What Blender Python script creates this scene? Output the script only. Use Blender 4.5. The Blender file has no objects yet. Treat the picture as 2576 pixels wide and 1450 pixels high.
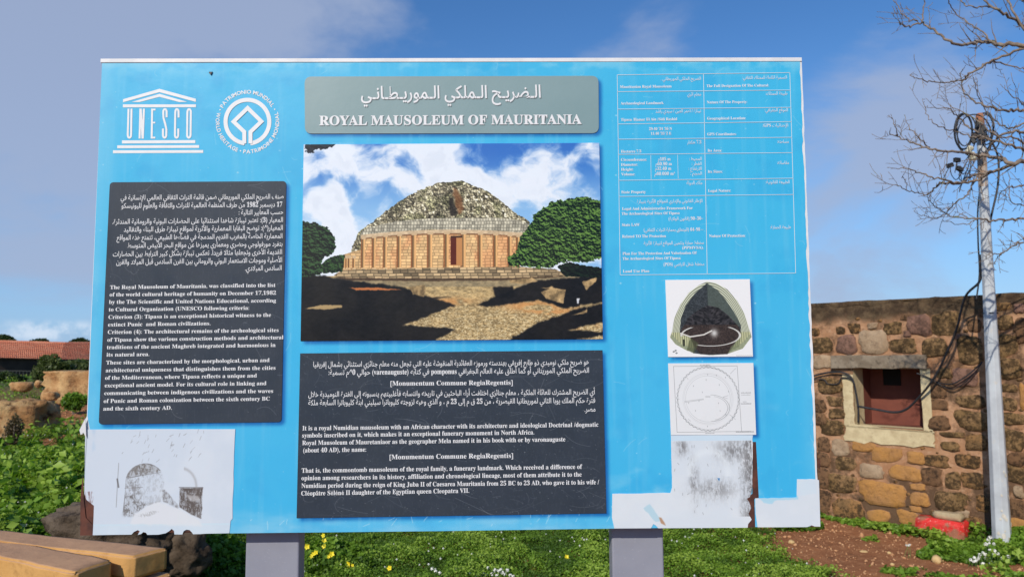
import bpy, math, random, re
import numpy as np
from mathutils import Vector, Matrix
random.seed(7); rng = np.random.default_rng(7)
S = bpy.context.scene
COL = S.collection
R = math.radians

# ------------------------------------------------------------------ camera
FOC, CX, CY = 1860.0, 1288.0, 725.0          # survey units: photo measured 2576 wide
PITCH, ROLL, EYE = 0.0874, -0.0071, 1.6
cs, sn, cr, sr = math.cos(PITCH), math.sin(PITCH), math.cos(ROLL), math.sin(ROLL)
r0, u0, FWD = Vector((1, 0, 0)), Vector((0, -sn, cs)), Vector((0, cs, sn))
RGT = r0*cr + u0*sr
UPV = u0*cr - r0*sr
cam = bpy.data.objects.new('camera', bpy.data.cameras.new('camera'))
COL.objects.link(cam); S.camera = cam
m = Matrix((RGT, UPV, -FWD)).transposed().to_4x4(); m.translation = (0, 0, EYE)
cam.matrix_world = m
cam.data.sensor_width = 36; cam.data.lens = FOC/2576*36
cam.data.clip_start = 0.05; cam.data.clip_end = 5000
cam.data.dof.use_dof = True; cam.data.dof.focus_distance = 1.56; cam.data.dof.aperture_fstop = 9.5

# ------------------------------------------------------------------ light
SUN_AZ, SUN_EL = R(26), R(33)                # light travels forward and 26 deg to the right
trav = Vector((math.sin(SUN_AZ)*math.cos(SUN_EL), math.cos(SUN_AZ)*math.cos(SUN_EL), -math.sin(SUN_EL)))
sun = bpy.data.objects.new('sun', bpy.data.lights.new('sun', 'SUN'))
COL.objects.link(sun); sun.rotation_euler = trav.to_track_quat('-Z', 'Y').to_euler()
sun.data.energy = 4.0; sun.data.angle = R(0.5); sun.data.color = (1, 0.925, 0.80)
S.view_settings.view_transform = 'Standard'; S.view_settings.look = 'None'
S.view_settings.exposure = 0; S.view_settings.gamma = 1; S.view_settings.use_curve_mapping = False
S.cycles.max_bounces = 6; S.cycles.transparent_max_bounces = 6

def ray(px, py):
    return (FWD + RGT*((px-CX)/FOC) - UPV*((py-CY)/FOC))
def at(px, py, Y):
    d = ray(px, py); return Vector((0, 0, EYE)) + d*(Y/d.y)

class NT:
    def __init__(s, tree): s.t = tree
    def n(s, typ, ins=None, **kw):
        nd = s.t.nodes.new(typ)
        for k, v in kw.items(): setattr(nd, k, v)
        for k, v in (ins or {}).items(): s.set(nd.inputs[k], v)
        return nd
    def set(s, sock, v):
        if isinstance(v, bpy.types.NodeSocket): s.t.links.new(v, sock)
        elif isinstance(v, bpy.types.Node): s.t.links.new(v.outputs[0], sock)
        else:
            if hasattr(sock.default_value, '__len__') and len(sock.default_value) == 4 and len(v) == 3: v = (*v, 1)
            sock.default_value = v
    def math(s, op, a, b=0.0, c=None, clamp=False):
        nd = s.n('ShaderNodeMath', operation=op, use_clamp=clamp)
        s.set(nd.inputs[0], a); s.set(nd.inputs[1], b)
        if c is not None: s.set(nd.inputs[2], c)
        return nd.outputs[0]
    def mix(s, f, a, b, mode='MIX'):
        nd = s.n('ShaderNodeMix', data_type='RGBA', blend_type=mode)
        s.set(nd.inputs[0], f); s.set(nd.inputs[6], a); s.set(nd.inputs[7], b); return nd.outputs[2]
    def ramp(s, f, lo, hi, a=0.0, b=1.0):
        nd = s.n('ShaderNodeMapRange', interpolation_type='SMOOTHSTEP')
        for i, v in enumerate((f, lo, hi, a, b)): s.set(nd.inputs[i], v)
        return nd.outputs[0]
    def noise(s, vec, scale, det=4, rough=0.55, dist=0.0):
        nd = s.n('ShaderNodeTexNoise', {'Scale': scale, 'Detail': det, 'Roughness': rough, 'Distortion': dist})
        if vec is not None: s.set(nd.inputs['Vector'], vec)
        return nd.outputs[0]

# ------------------------------------------------------------------ sky
W = bpy.data.worlds.new('World'); S.world = W; W.use_nodes = True
t = NT(W.node_tree); W.node_tree.nodes.clear()
sky = t.n('ShaderNodeTexSky', sky_type='NISHITA', sun_disc=False)
sky.sun_elevation = SUN_EL; sky.sun_rotation = math.atan2(-trav.x, -trav.y)
sky.air_density = 1.0; sky.dust_density = 0.25; sky.ozone_density = 2.4
tc = t.n('ShaderNodeTexCoord')
vec = tc.outputs['Generated']
nv = t.n('ShaderNodeVectorMath', {0: vec}, operation='NORMALIZE').outputs[0]
mp = t.n('ShaderNodeMapping', {'Vector': nv, 'Rotation': (0, R(-18), 0), 'Scale': (1.0, 1.0, 2.3)})
n1 = t.noise(mp, 2.3, 8, 0.56, 0.35)
n2 = t.noise(mp, 9.0, 6, 0.6, 0.2)
def blob(px, py, r_in, r_out):
    d = ray(px, py).normalized()
    dp = t.n('ShaderNodeVectorMath', {0: nv, 1: tuple(d)}, operation='DOT_PRODUCT').outputs['Value']
    return t.ramp(dp, math.cos(R(r_out)), math.cos(R(r_in)))
bl = t.math('MULTIPLY', blob(300, 200, 4, 22), 0.32)
for px, py, a, b, k in ((60, 330, 3, 14, 0.20), (800, 120, 2, 10, 0.14), (2290, 190, 1, 8, 0.15), (2180, 500, 2, 11, 0.24), (2330, 330, 1, 6, .1), (1600, 20, 1, 7, 0.08)):
    bl = t.math('ADD', bl, t.math('MULTIPLY', blob(px, py, a, b), k))
nn = t.math('ADD', t.math('MULTIPLY', t.math('SUBTRACT', n1, .5), 1.55), .5)
den = t.math('ADD', t.math('ADD', nn, t.math('MULTIPLY', n2, 0.22)), bl)
cl = t.math('MULTIPLY', t.ramp(den, 0.66, 1.06), 0.80)
# small bright cumulus low on the left
low = t.math('MULTIPLY', blob(135, 830, 0.3, 3.6), t.ramp(t.math('ABSOLUTE', t.math('ADD', t.n('ShaderNodeSeparateXYZ', {0: nv}).outputs[2], -ray(135, 832).normalized().z)), 0.004, 0.016, 1, 0))
low = t.math('MULTIPLY', low, t.ramp(t.noise(nv, 34, 6, .6), 0.38, 0.6))
skyc = t.n('ShaderNodeHueSaturation', {'Saturation': 1.22, 'Value': .97, 'Color': sky.outputs[0]}).outputs[0]
zz = t.n('ShaderNodeSeparateXYZ', {0: nv}).outputs[2]
skyc = t.mix(t.ramp(zz, -0.05, 0.40, 0.74, 0.0), t.mix(1.0, skyc, (.88, 1.0, 1.17, 1), 'MULTIPLY'), (1.95, 3.9, 7.2))
c1 = t.mix(cl, skyc, (3.3, 3.95, 5.5))
c1 = t.mix(t.math('MULTIPLY', low, 0.55), c1, (7.5, 8.0, 8.8))
bg = t.n('ShaderNodeBackground', {'Color': c1, 'Strength': 0.115})
t.n('ShaderNodeOutputWorld', {'Surface': bg})

# ------------------------------------------------------------------ helpers
def tag(o, label=None, cat=None, group=None, kind=None):
    if label: o['label'] = label
    if cat: o['category'] = cat
    if group: o['group'] = group
    if kind: o['kind'] = kind
    return o
def empty(name, loc, rz=0.0, label=None, cat=None, group=None):
    o = bpy.data.objects.new(name, None); COL.objects.link(o)
    o.location = loc; o.rotation_euler = (0, 0, rz); o.empty_display_size = 0.1
    return tag(o, label, cat, group)
def mesh(name, vs, fs, mats, parent=None, smooth=False, mi=None, loc=None, rot=None):
    me = bpy.data.meshes.new(name); me.from_pydata([tuple(v) for v in vs], [], fs); me.update()
    for mm in (mats if isinstance(mats, (list, tuple)) else [mats]): me.materials.append(mm)
    if smooth: me.polygons.foreach_set('use_smooth', [True]*len(me.polygons))
    if mi: me.polygons.foreach_set('material_index', mi)
    o = bpy.data.objects.new(name, me); COL.objects.link(o)
    if parent: o.parent = parent
    if loc is not None: o.location = loc
    if rot is not None: o.rotation_euler = rot
    return o
def npmesh(name, V, F, mats, parent=None, attr=None, smooth=False):
    """V (n,3), F (m,k) arrays of equal polygon size"""
    me = bpy.data.meshes.new(name); n, k = F.shape
    me.vertices.add(len(V)); me.vertices.foreach_set('co', V.astype(np.float32).ravel())
    me.loops.add(n*k); me.loops.foreach_set('vertex_index', F.astype(np.int32).ravel())
    me.polygons.add(n); me.polygons.foreach_set('loop_start', np.arange(0, n*k, k, dtype=np.int32))
    try: me.polygons.foreach_set('loop_total', np.full(n, k, dtype=np.int32))
    except Exception: pass
    if attr is not None:
        a = me.attributes.new('tone', 'FLOAT', 'FACE'); a.data.foreach_set('value', attr.astype(np.float32))
    me.materials.append(mats); me.update(calc_edges=True)
    if smooth: me.polygons.foreach_set('use_smooth', [True]*n)
    o = bpy.data.objects.new(name, me); COL.objects.link(o)
    if parent: o.parent = parent
    return o
def box(x0, x1, y0, y1, z0, z1):
    v = [(x, y, z) for z in (z0, z1) for y in (y0, y1) for x in (x0, x1)]
    return v, [(0, 2, 3, 1), (4, 5, 7, 6), (0, 1, 5, 4), (2, 6, 7, 3), (0, 4, 6, 2), (1, 3, 7, 5)]
def addbevel(o, w, seg=2):
    b = o.modifiers.new('bevel', 'BEVEL'); b.width = w; b.segments = seg; b.limit_method = 'ANGLE'; b.angle_limit = R(35)
    return o
def spline(P, sub=6):
    P = [Vector(p) for p in P]; out = []
    for i in range(len(P)-1):
        a = P[max(i-1, 0)]; b = P[i]; c = P[i+1]; d = P[min(i+2, len(P)-1)]
        for k in range(sub):
            u = k/sub
            out.append(0.5*((2*b)+(c-a)*u+(2*a-5*b+4*c-d)*u*u+(3*b-a-3*c+d)*u**3))
    out.append(P[-1]); return out
def tube(P, rad, sides=6, V=None, F=None):
    """rad: number or list per point. appends to V,F"""
    if V is None: V, F = [], []
    n = len(P); base = len(V)
    if not hasattr(rad, '__len__'): rad = [rad]*n
    tdir = (P[1]-P[0]).normalized()
    side = tdir.cross(Vector((0.3, 0.2, 0.9)))
    if side.length < 1e-3: side = tdir.cross(Vector((1, 0, 0)))
    side.normalize()
    for i in range(n):
        td = (P[min(i+1, n-1)]-P[max(i-1, 0)])
        if td.length < 1e-9: td = tdir
        td = td.normalized(); side = (side-td*side.dot(td)).normalized(); up = td.cross(side)
        for k in range(sides):
            a = 2*math.pi*k/sides
            V.append(P[i]+(side*math.cos(a)+up*math.sin(a))*rad[i])
    for i in range(n-1):
        for k in range(sides):
            a = base+i*sides+k; b = base+i*sides+(k+1) % sides
            F.append((a, b, b+sides, a+sides))
    F.append(tuple(base+k for k in range(sides))[::-1]); F.append(tuple(base+(n-1)*sides+k for k in range(sides)))
    return V, F

def mat(name, col, rough=0.8, col2=None, scale=8.0, bump=0.0, bscale=None, spec=0.4, metal=0.0, lo=0.35, hi=0.65, speck=None, space='Object', det=6):
    mm = bpy.data.materials.new(name); mm.use_nodes = True; q = NT(mm.node_tree)
    b = mm.node_tree.nodes['Principled BSDF']
    b.inputs['Roughness'].default_value = rough; b.inputs['Specular IOR Level'].default_value = spec; b.inputs['Metallic'].default_value = metal
    vec = q.n('ShaderNodeTexCoord').outputs[space]
    c = col
    if col2 is not None:
        c = q.mix(q.ramp(q.noise(vec, scale, det, 0.6), lo, hi), (*col, 1), (*col2, 1))
    if speck:
        sc, sl, sh, scol, amt = speck
        c = q.mix(q.math('MULTIPLY', q.ramp(q.noise(vec, sc, 3, 0.7), sl, sh), amt), c if not isinstance(c, tuple) else (*c[:3], 1), (*scol, 1))
    q.set(b.inputs['Base Color'], c if not isinstance(c, tuple) else (*c[:3], 1))
    if bump:
        bn = q.n('ShaderNodeBump', {'Strength': 1.0, 'Distance': bump, 'Height': q.noise(vec, bscale or scale*3, 8, 0.65)})
        q.set(b.inputs['Normal'], bn)
    return mm

def sstep(a, b, x):
    u = np.clip((x-a)/(b-a), 0, 1); return u*u*(3-2*u)
def vnoise(X, Y, seed=0):
    """smooth value noise for arrays"""
    xi = np.floor(X).astype(np.int64); yi = np.floor(Y).astype(np.int64)
    fx = X-xi; fy = Y-yi; fx = fx*fx*(3-2*fx); fy = fy*fy*(3-2*fy)
    def h(a, b):
        n = (a*374761393+b*668265263+seed*1442695041) & 0xffffffff
        n = ((n ^ (n >> 13))*1274126177) & 0xffffffff
        return ((n ^ (n >> 16)) & 0xffff)/65535.0
    return (h(xi, yi)*(1-fx)+h(xi+1, yi)*fx)*(1-fy)+(h(xi, yi+1)*(1-fx)+h(xi+1, yi+1)*fx)*fy
def fbm(X, Y, seed=0, octv=4, gain=0.5):
    s = 0; a = 1; tot = 0
    for i in range(octv):
        s = s+a*vnoise(X*2**i, Y*2**i, seed+i*17); tot += a; a *= gain
    return s/tot

# ------------------------------------------------------------------ ground
P1 = at(2060, 1292, 1); P1 = Vector((0, 0, EYE))+(P1-Vector((0, 0, EYE)))*(EYE/(EYE-P1.z))
P2 = at(2575, 1373, 1); P2 = Vector((0, 0, EYE))+(P2-Vector((0, 0, EYE)))*(EYE/(EYE-P2.z))
WU = (P2-P1).normalized(); WN = Vector((WU.y, -WU.x, 0))      # along the wall, and out of it towards the viewer
if WN.y > 0: WN = -WN
def height(x, y):
    prof = np.interp(y, [0, 3, 4, 5, 8.5, 12, 20, 40, 60, 400], [0, .08, .26, .40, .63, .80, 1.0, .55, .5, .5])
    h = prof*sstep(-1.75, -2.9, x)
    h = h + 0.5*sstep(14, 60, y)*(1-sstep(-1.75, -2.9, x))
    b = (fbm(x*1.3, y*1.3, 3, 4)-0.5)*0.10*sstep(-1.2, -3, x) + (fbm(x*2.2, y*2.2, 9, 4)-0.5)*0.05
    return h + b*sstep(0, 1.0, np.abs(y)+0.2)
def hgt(x, y): return float(height(np.array([float(x)]), np.array([float(y)]))[0])
xs = np.unique(np.concatenate([np.linspace(-7, 8, 240), np.sign(np.linspace(-1, 1, 70))*(7+np.abs(np.linspace(-1, 1, 70))**2.2*400)]))
ys = np.unique(np.concatenate([np.linspace(1, 15, 230), np.linspace(-20, 1, 12), 15+np.linspace(0, 1, 70)**2.2*600]))
GX, GY = np.meshgrid(xs, ys); GZ = height(GX, GY)
nx, ny = len(xs), len(ys); idx = np.arange(nx*ny).reshape(ny, nx)
F = np.stack([idx[:-1, :-1], idx[:-1, 1:], idx[1:, 1:], idx[1:, :-1]], -1).reshape(-1, 4)
soil = bpy.data.materials.new('soil'); soil.use_nodes = True; q = NT(soil.node_tree); b = soil.node_tree.nodes['Principled BSDF']
vec = q.n('ShaderNodeTexCoord').outputs['Object']
c = q.mix(q.ramp(q.noise(vec, 1.6, 6, .6), .35, .65), (.36, .150, .066), (.27, .110, .050))
c = q.mix(q.ramp(q.noise(vec, 14, 5, .7), .45, .7), c, (.44, .21, .10))
c = q.mix(q.math('MULTIPLY', q.ramp(q.noise(vec, 70, 3, .7), .6, .72), .6), c, (.42, .25, .14))
c = q.mix(q.math('MULTIPLY', q.ramp(q.noise(vec, 5, 5, .7), .55, .7), .5), c, (.11, .06, .035))
far_ = q.ramp(q.math('ADD', q.n('ShaderNodeVectorMath', {0: vec}, operation='LENGTH').outputs['Value'], q.math('MULTIPLY', q.noise(vec, .15, 6, .6), 22.0)), 22.0, 34.0)
c = q.mix(far_, c, q.mix(q.ramp(q.noise(vec, .25, 7, .65), .4, .62), (.05, .085, .022, 1), (.12, .12, .045, 1)))
q.set(b.inputs['Base Color'], c); b.inputs['Roughness'].default_value = .95; b.inputs['Specular IOR Level'].default_value = .15
q.set(b.inputs['Normal'], q.n('ShaderNodeBump', {'Distance': .02, 'Strength': .9, 'Height': q.noise(vec, 40, 8, .7)}))
g = npmesh('ground', np.stack([GX, GY, GZ], -1).reshape(-1, 3), F, soil, smooth=True); tag(g, kind='structure')

def gpt(px, py, guess=6.0):
    """where the ray through a photo point meets the ground"""
    d = ray(px, py); d = d/d.y
    y = 2.0
    while y < 80:
        p = Vector((0, 0, EYE))+d*y
        if p.z <= hgt(p.x, p.y): return Vector((p.x, p.y, hgt(p.x, p.y)))
        y += 0.02+y*0.004
    return Vector((0, 0, EYE))+d*guess

# ================================================================== THE INFORMATION BOARD
BYAW = 0.0136; BC = Vector((-0.1221, 1.5382, EYE+0.1363)); BW, BH = 1.5, 0.988
BU = Vector((math.cos(BYAW), math.sin(BYAW), 0)); BN = Vector((-math.sin(BYAW), math.cos(BYAW), 0))
def bp(px, py):
    d = ray(px, py); o = Vector((0, 0, EYE)); k = (BC-o).dot(BN)/d.dot(BN); p = o+d*k-BC
    return (p.dot(BU), p.z)
BX0, BX1, BZ0, BZ1 = -BW/2, BW/2, -BH/2, BH/2

# ---- painted prints (arrays computed here, used as flat print on the sheets)
def lin(c): return np.array(c, float)/255
def blur(a, r):
    for ax in (0, 1):
        for _ in range(2):
            k = 2*r+1; p = np.pad(a, [(r+1, r) if i == ax else (0, 0) for i in range(a.ndim)], mode='edge')
            c = np.cumsum(p, axis=ax)
            a = ((c[k:] - c[:-k]) if ax == 0 else (c[:, k:]-c[:, :-k]))/k
    return a
class Paint:
    def __init__(s, x0, y0, x1, y1, res):
        s.w = int((x1-x0)*res); s.h = int((y1-y0)*res)
        s.X, s.Y = np.meshgrid(x0+(np.arange(s.w)+.5)/res, y0+(np.arange(s.h)+.5)/res)
        s.c = np.ones((s.h, s.w, 3)); s.b = (x0, y0, x1, y1); s.res = res
    def poly(s, pts, soft=0, warp=0, seed=0, ws=0.05):
        g = warp+soft*2/s.res+2; x0, y0 = s.b[0], s.b[1]
        xa = max(0, int((min(p_[0] for p_ in pts)-g-x0)*s.res)); xb = min(s.w, int((max(p_[0] for p_ in pts)+g-x0)*s.res)+2)
        ya = max(0, int((min(p_[1] for p_ in pts)-g-y0)*s.res)); yb = min(s.h, int((max(p_[1] for p_ in pts)+g-y0)*s.res)+2)
        out = np.zeros(s.X.shape)
        if xb <= xa or yb <= ya: return out
        X = s.X[ya:yb, xa:xb]; Y = s.Y[ya:yb, xa:xb]
        if warp:
            X, Y = X+(fbm(X*ws, Y*ws, seed, 3, .65)-.5)*2*warp, Y+(fbm(X*ws, Y*ws, seed+50, 3, .65)-.5)*2*warp
        m = np.zeros(X.shape, bool); n = len(pts)
        for i in range(n):
            (ax, ay), (bx, by) = pts[i], pts[(i+1) % n]
            if ay == by: continue
            m ^= ((ay > Y) != (by > Y)) & (X < (bx-ax)*(Y-ay)/(by-ay)+ax)
        m = m.astype(float)
        out[ya:yb, xa:xb] = blur(m, soft) if soft else m
        return out
    def fill(s, m, col):
        col = np.asarray(col); m = np.asarray(m, float)
        m = np.broadcast_to(m, s.X.shape)
        r_ = np.flatnonzero(m.any(axis=1)); c_ = np.flatnonzero(m.any(axis=0))
        if not len(r_): return
        sl = (slice(r_[0], r_[-1]+1), slice(c_[0], c_[-1]+1))
        mm = np.clip(m[sl], 0, 1)[..., None]; cc = col[sl] if col.ndim == 3 else col
        s.c[sl] = s.c[sl]*(1-mm)+cc*mm
    def image(s, name):
        im = bpy.data.images.new(name, s.w, s.h)
        a = np.ones((s.h, s.w, 4), np.float32); a[..., :3] = np.clip(s.c[::-1], 0, 1)
        im.pixels.foreach_set(a.ravel()); im.update(); im.pack(); return im
def print_mat(name, im, rough=0.35, bump=0.0003, gain=0.95):
    mm = bpy.data.materials.new(name); mm.use_nodes = True; q = NT(mm.node_tree); b = mm.node_tree.nodes['Principled BSDF']
    tx = q.n('ShaderNodeTexImage', interpolation='Cubic', extension='EXTEND'); tx.image = im
    q.set(tx.inputs[0], q.n('ShaderNodeUVMap').outputs[0])
    q.set(b.inputs['Base Color'], q.mix(1.0, tx.outputs[0], (gain,)*3+(1,), 'MULTIPLY'))
    b.inputs['Specular IOR Level'].default_value = .24
    vec = q.n('ShaderNodeTexCoord').outputs['Object']
    q.set(b.inputs['Roughness'], q.ramp(q.noise(vec, 9, 5, .6), .3, .7, rough-.08, rough+.14))
    if bump: q.set(b.inputs['Normal'], q.n('ShaderNodeBump', {'Distance': bump, 'Strength': 1.0, 'Height': q.noise(vec, 28, 6, .6)}))
    return mm

def rrect(x0, y0, x1, y1, r, n=6, quad=None):
    """rounded corner outline through four photo corners"""
    c = quad or [(x0, y0), (x1, y0), (x1, y1), (x0, y1)]
    out = []
    for i in range(4):
        p = Vector(c[i]); a = Vector(c[i-1]); b_ = Vector(c[(i+1) % 4])
        if r <= 0: out.append(tuple(p)); continue
        pa = p+(a-p).normalized()*r; pb = p+(b_-p).normalized()*r
        for k in range(n+1):
            u = k/n; out.append(tuple(pa*(1-u)**2+p*2*u*(1-u)+pb*u*u))
    return out
Q_TITLE = [(767, 194), (1505, 192), (1506, 336), (768, 337)]
Q_PHOTO = [(765, 364), (1507, 360), (1516, 852), (757, 857)]
Q_LEFT = [(278, 459), (721, 456), (709, 1060), (250, 1066)]
Q_MID = [(756, 888), (1515, 880), (1525, 1289), (747, 1301)]
Q_CUT = [(1673, 704), (1885, 702), (1893, 896), (1680, 897)]
Q_PLAN = [(1680, 913), (1894, 912), (1901, 1092), (1687, 1093)]

# blue sheet print
RB = 1.0
pb_ = Paint(-BW/2*1000, -BH/2*1000, BW/2*1000, BH/2*1000, RB)     # millimetres, y down
X, Y = pb_.X, pb_.Y
blue = lin((66, 190, 236)); pb_.c[:] = blue
pb_.fill(sstep(-300, 500, Y)*.35, lin((62, 178, 238)))
pb_.fill(sstep(.35, .75, fbm(X*.004, Y*.006, 5, 4))*.18, lin((96, 200, 240)))
pb_.fill(sstep(-690, -750, X)*.45+sstep(700, 760, X)*sstep(-100, 350, Y)*.35, lin((150, 212, 240)))
pb_.fill(sstep(425, 500, Y)*sstep(.35, .7, fbm(X*.01, Y*.03, 6, 5))*.55, lin((170, 218, 240)))
pb_.fill(sstep(430, 500, Y)*.25, lin((170, 215, 240)))
pb_.fill(sstep(.55, .8, fbm(X*.012, Y*.02, 8, 5))*sstep(150, 450, Y)*sstep(250, 420, X)*.6, lin((176, 222, 242)))
for qd, r in ((Q_TITLE, 18), (Q_PHOTO, 0), (Q_LEFT, 10), (Q_MID, 0), (Q_CUT, 0), (Q_PLAN, 0)):
    o_ = [bp(*p) for p in rrect(0, 0, 0, 0, r, quad=qd)]
    o_ = [(p[0]*1000+6.5, -p[1]*1000+6) for p in o_]
    pb_.fill(pb_.poly(o_, soft=3)*.85, lin((14, 92, 170)))
stk = sstep(.5, .8, fbm(X*.10, Y*.006, 88, 3)); pb_.fill(stk*.16, lin((150, 212, 240))); pb_.fill(sstep(.5, .8, fbm(X*.02, Y*.02, 90, 5))*.16, lin((40, 150, 214)))
pb_.fill(sstep(-440, -500, Y)*sstep(.4, .7, fbm(X*.03, Y*.05, 93, 4))*.5, lin((180, 224, 240)))
for k in range(620):
    x, y = rng.uniform(-745, 745), rng.uniform(-490, 490); r = rng.choice([.7, .9, 1.3, 2.0], p=[.5, .3, .15, .05])
    ix, iy = int((x+750)*RB), int((y+494)*RB); R_ = 4
    ya, yb, xa, xb = max(iy-R_, 0), iy+R_+1, max(ix-R_, 0), ix+R_+1
    mk = np.exp(-((X[ya:yb, xa:xb]-x)**2+((Y[ya:yb, xa:xb]-y)*1.3)**2)/(r*r))[..., None]*rng.uniform(.3, .8)
    pb_.c[ya:yb, xa:xb] = pb_.c[ya:yb, xa:xb]*(1-mk)+lin((228, 238, 244))*mk
def scratch(P_, x0, y0, x1, y1, w, col, a, bend=0):
    n_ = int(math.hypot(x1-x0, y1-y0)*P_.res*1.4)+2
    for i in range(n_):
        u = i/(n_-1); x = x0+(x1-x0)*u+bend*math.sin(u*3.14)*(-(y1-y0))/max(1, math.hypot(x1-x0, y1-y0)); y = y0+(y1-y0)*u+bend*math.sin(u*3.14)*(x1-x0)/max(1, math.hypot(x1-x0, y1-y0))
        ix = int((x-P_.b[0])*P_.res); iy = int((y-P_.b[1])*P_.res)
        if 0 <= ix < P_.w and 0 <= iy < P_.h:
            P_.c[iy:iy+w, ix:ix+w] = P_.c[iy:iy+w, ix:ix+w]*(1-a)+lin(col)*a
for k in range(60):
    x, y = rng.uniform(-740, 740), rng.uniform(455, 488)
    scratch(pb_, x, y, x+rng.uniform(-8, 14), y-rng.uniform(2, 18), 1, (225, 240, 246), .5)
for k in range(110):
    x, y = rng.uniform(-740, 740), rng.uniform(-480, 480)
    scratch(pb_, x, y, x+rng.normal()*18, y+rng.normal()*18, 1, (160, 215, 240), .45, rng.normal()*3)
IM_BLUE = pb_.image('blue_print')

# dark sheet print: near black with hair scratches
def dark_print(name, seed, n):
    p = Paint(0, 0, 760, 600, 1.2); X, Y = p.X, p.Y
    p.c[:] = lin((47, 55, 65)); p.fill(fbm(X*.02, Y*.02, seed, 5)[...]*.5, lin((58, 66, 78)))
    p.fill(sstep(.6, .8, fbm(X*.4, Y*.1, seed+3, 3))*.35, lin((72, 80, 90)))
    rr = np.random.default_rng(seed)
    for k in range(n):
        x, y = rr.uniform(0, 760), rr.uniform(0, 600); a = rr.normal()*.7+rr.choice([.5, -.3]); L = abs(rr.normal())*60+8
        scratch(p, x, y, x+math.cos(a)*L, y+math.sin(a)*L, 1, (150, 156, 162), rr.uniform(.12, .45), rr.normal()*8)
    for k in range(n*2):
        x, y = rr.uniform(0, 760), rr.uniform(0, 600); scratch(p, x, y, x+2, y+1, 1, (190, 192, 195), .5)
    return p.image(name)
IM_D1 = dark_print('dark_print_a', 21, 60); IM_D2 = dark_print('dark_print_b', 35, 170)

# the mausoleum photograph
p = Paint(40, 412, 1580, 1418, 0.72); X, Y = p.X, p.Y
wx = X+(fbm(X*.006, Y*.006, 1, 4)-.5)*160; wy = Y+(fbm(X*.006, Y*.006, 2, 4)-.5)*100
p.c[:] = lin((48, 112, 196)); p.fill(sstep(420, 800, Y), lin((140, 190, 234)))
cn = fbm(wx*.0052, wy*.0068, 12, 6, .55)
def bb(x, y, rx, ry): return np.exp(-(((wx-x)/rx)**2+((wy-y)/ry)**2))
cn = cn+.05+.15*bb(1050,700,300,120)+.22*bb(330, 500, 190, 90)+.2*bb(760, 480, 120, 110)+.25*bb(1250, 600, 260, 130)+.18*bb(560, 620, 120, 70)+.2*bb(130, 560, 120, 60)+.25*bb(150, 780, 200, 130)+.2*sstep(760, 1000, Y)-.13*bb(330, 640, 90, 60)-.14*bb(640, 530, 60, 130)-.2*bb(1000, 560, 120, 60)-.25*bb(90, 640, 60, 70)-.2*bb(1500, 430, 250, 50)
p.fill(sstep(.42, .72, cn)*.97, lin((236, 243, 250))); p.fill(sstep(.62, .9, cn)*sstep(.4, .7, fbm(wx*.02, wy*.02, 44, 4))*.25, lin((196, 208, 224)))
def cells(X, Y, cw, ch, seed, warp=4, ws=.03):
    Xw = X+(fbm(X*ws, Y*ws, seed+5, 3)-.5)*2*warp; Yw = Y+(fbm(X*ws, Y*ws, seed+6, 3)-.5)*2*warp
    r_ = np.floor(Yw/ch); off = (np.sin(r_*127.1+seed)*43758.5453) % 1
    c_ = np.floor(Xw/cw+off*3); fx = (Xw/cw+off*3)-c_; fy = Yw/ch-r_
    hsh = (np.sin(r_*127.1+c_*311.7+seed)*43758.5453) % 1
    edge = np.minimum(np.minimum(fx, 1-fx)*cw, np.minimum(fy, 1-fy)*ch)
    return hsh, edge
dome = [(292, 985), (300, 940), (322, 880), (345, 855), (400, 820), (460, 770), (520, 725), (600, 675), (680, 640), (730, 618), (820, 614), (865, 605), (910, 630), (1000, 665), (1060, 710), (1120, 760), (1180, 800), (1210, 822), (1205, 900), (600, 940)]
md = p.poly(dome, 0, 7, 3, .06)
hs, ed = cells(X, Y, 14, 14, 3, 13, .045)
shade = np.clip(.12+1.0*hs**.75, 0, 1)
stone = lin((232, 222, 184))*shade[..., None]+lin((58, 52, 36))*(1-shade[..., None])
green = fbm(X*.02, Y*.02, 31, 4); stone = stone*(1-.5*sstep(.5, .7, green)[..., None])+lin((130, 132, 88))*.5*sstep(.5, .7, green)[..., None]
rel = fbm(X*.09, Y*.075, 91, 4, .7)-fbm(X*.09+.22, (Y-5)*.075, 91, 4, .7)
stone = stone*(1-.55*np.exp(-ed/1.8))[..., None]*np.clip(1.06+rel*2.6, .45, 1.5)[..., None]
stone = stone*(1-.25*sstep(.55, .68, fbm(X*.012, Y*.01, 77, 4))*sstep(1000, 700, X))[..., None]
p.fill(md, stone)
cav = [(812, 640), (835, 650), (862, 700), (872, 750), (850, 780), (838, 780), (822, 710)]
p.fill(p.poly(cav, 3, 10, 5)*.7, lin((132, 84, 48))); p.fill(p.poly([(795, 690), (815, 700), (838, 770), (835, 788), (798, 790)], 2, 5, 6)*.8, lin((32, 26, 22)))
hs, ed = cells(X, Y, 15, 17, 8, 3)
band = [(345, 862), (410, 838), (520, 815), (700, 800), (1050, 798), (1150, 812), (1206, 830), (1190, 880), (1000, 862), (700, 858), (500, 868), (340, 892)]
p.fill(p.poly(band, 0, 3, 9), (lin((224, 218, 192))*(.72+.35*hs)[..., None])*(1-.5*np.exp(-ed/1.6))[..., None])
top = 868+((X-790)/440)**2*24
dr = ((Y > top) & (Y < 1062) & (X > 343) & (X < 1160)).astype(float)
hs, ed = cells(X, Y, 27, 15.5, 5, 1.5)
brick = lin((252, 208, 146))*(.86+.2*hs)[..., None]; rd = sstep(.45, .7, fbm(X*.015, Y*.01, 61, 4)); brick = brick*(1-rd*.5)[..., None]+lin((232, 156, 104))*(rd*.5)[..., None]
brick = brick*(1-.42*np.exp(-ed/1.3))[..., None]; p.fill(dr, brick)
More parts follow.
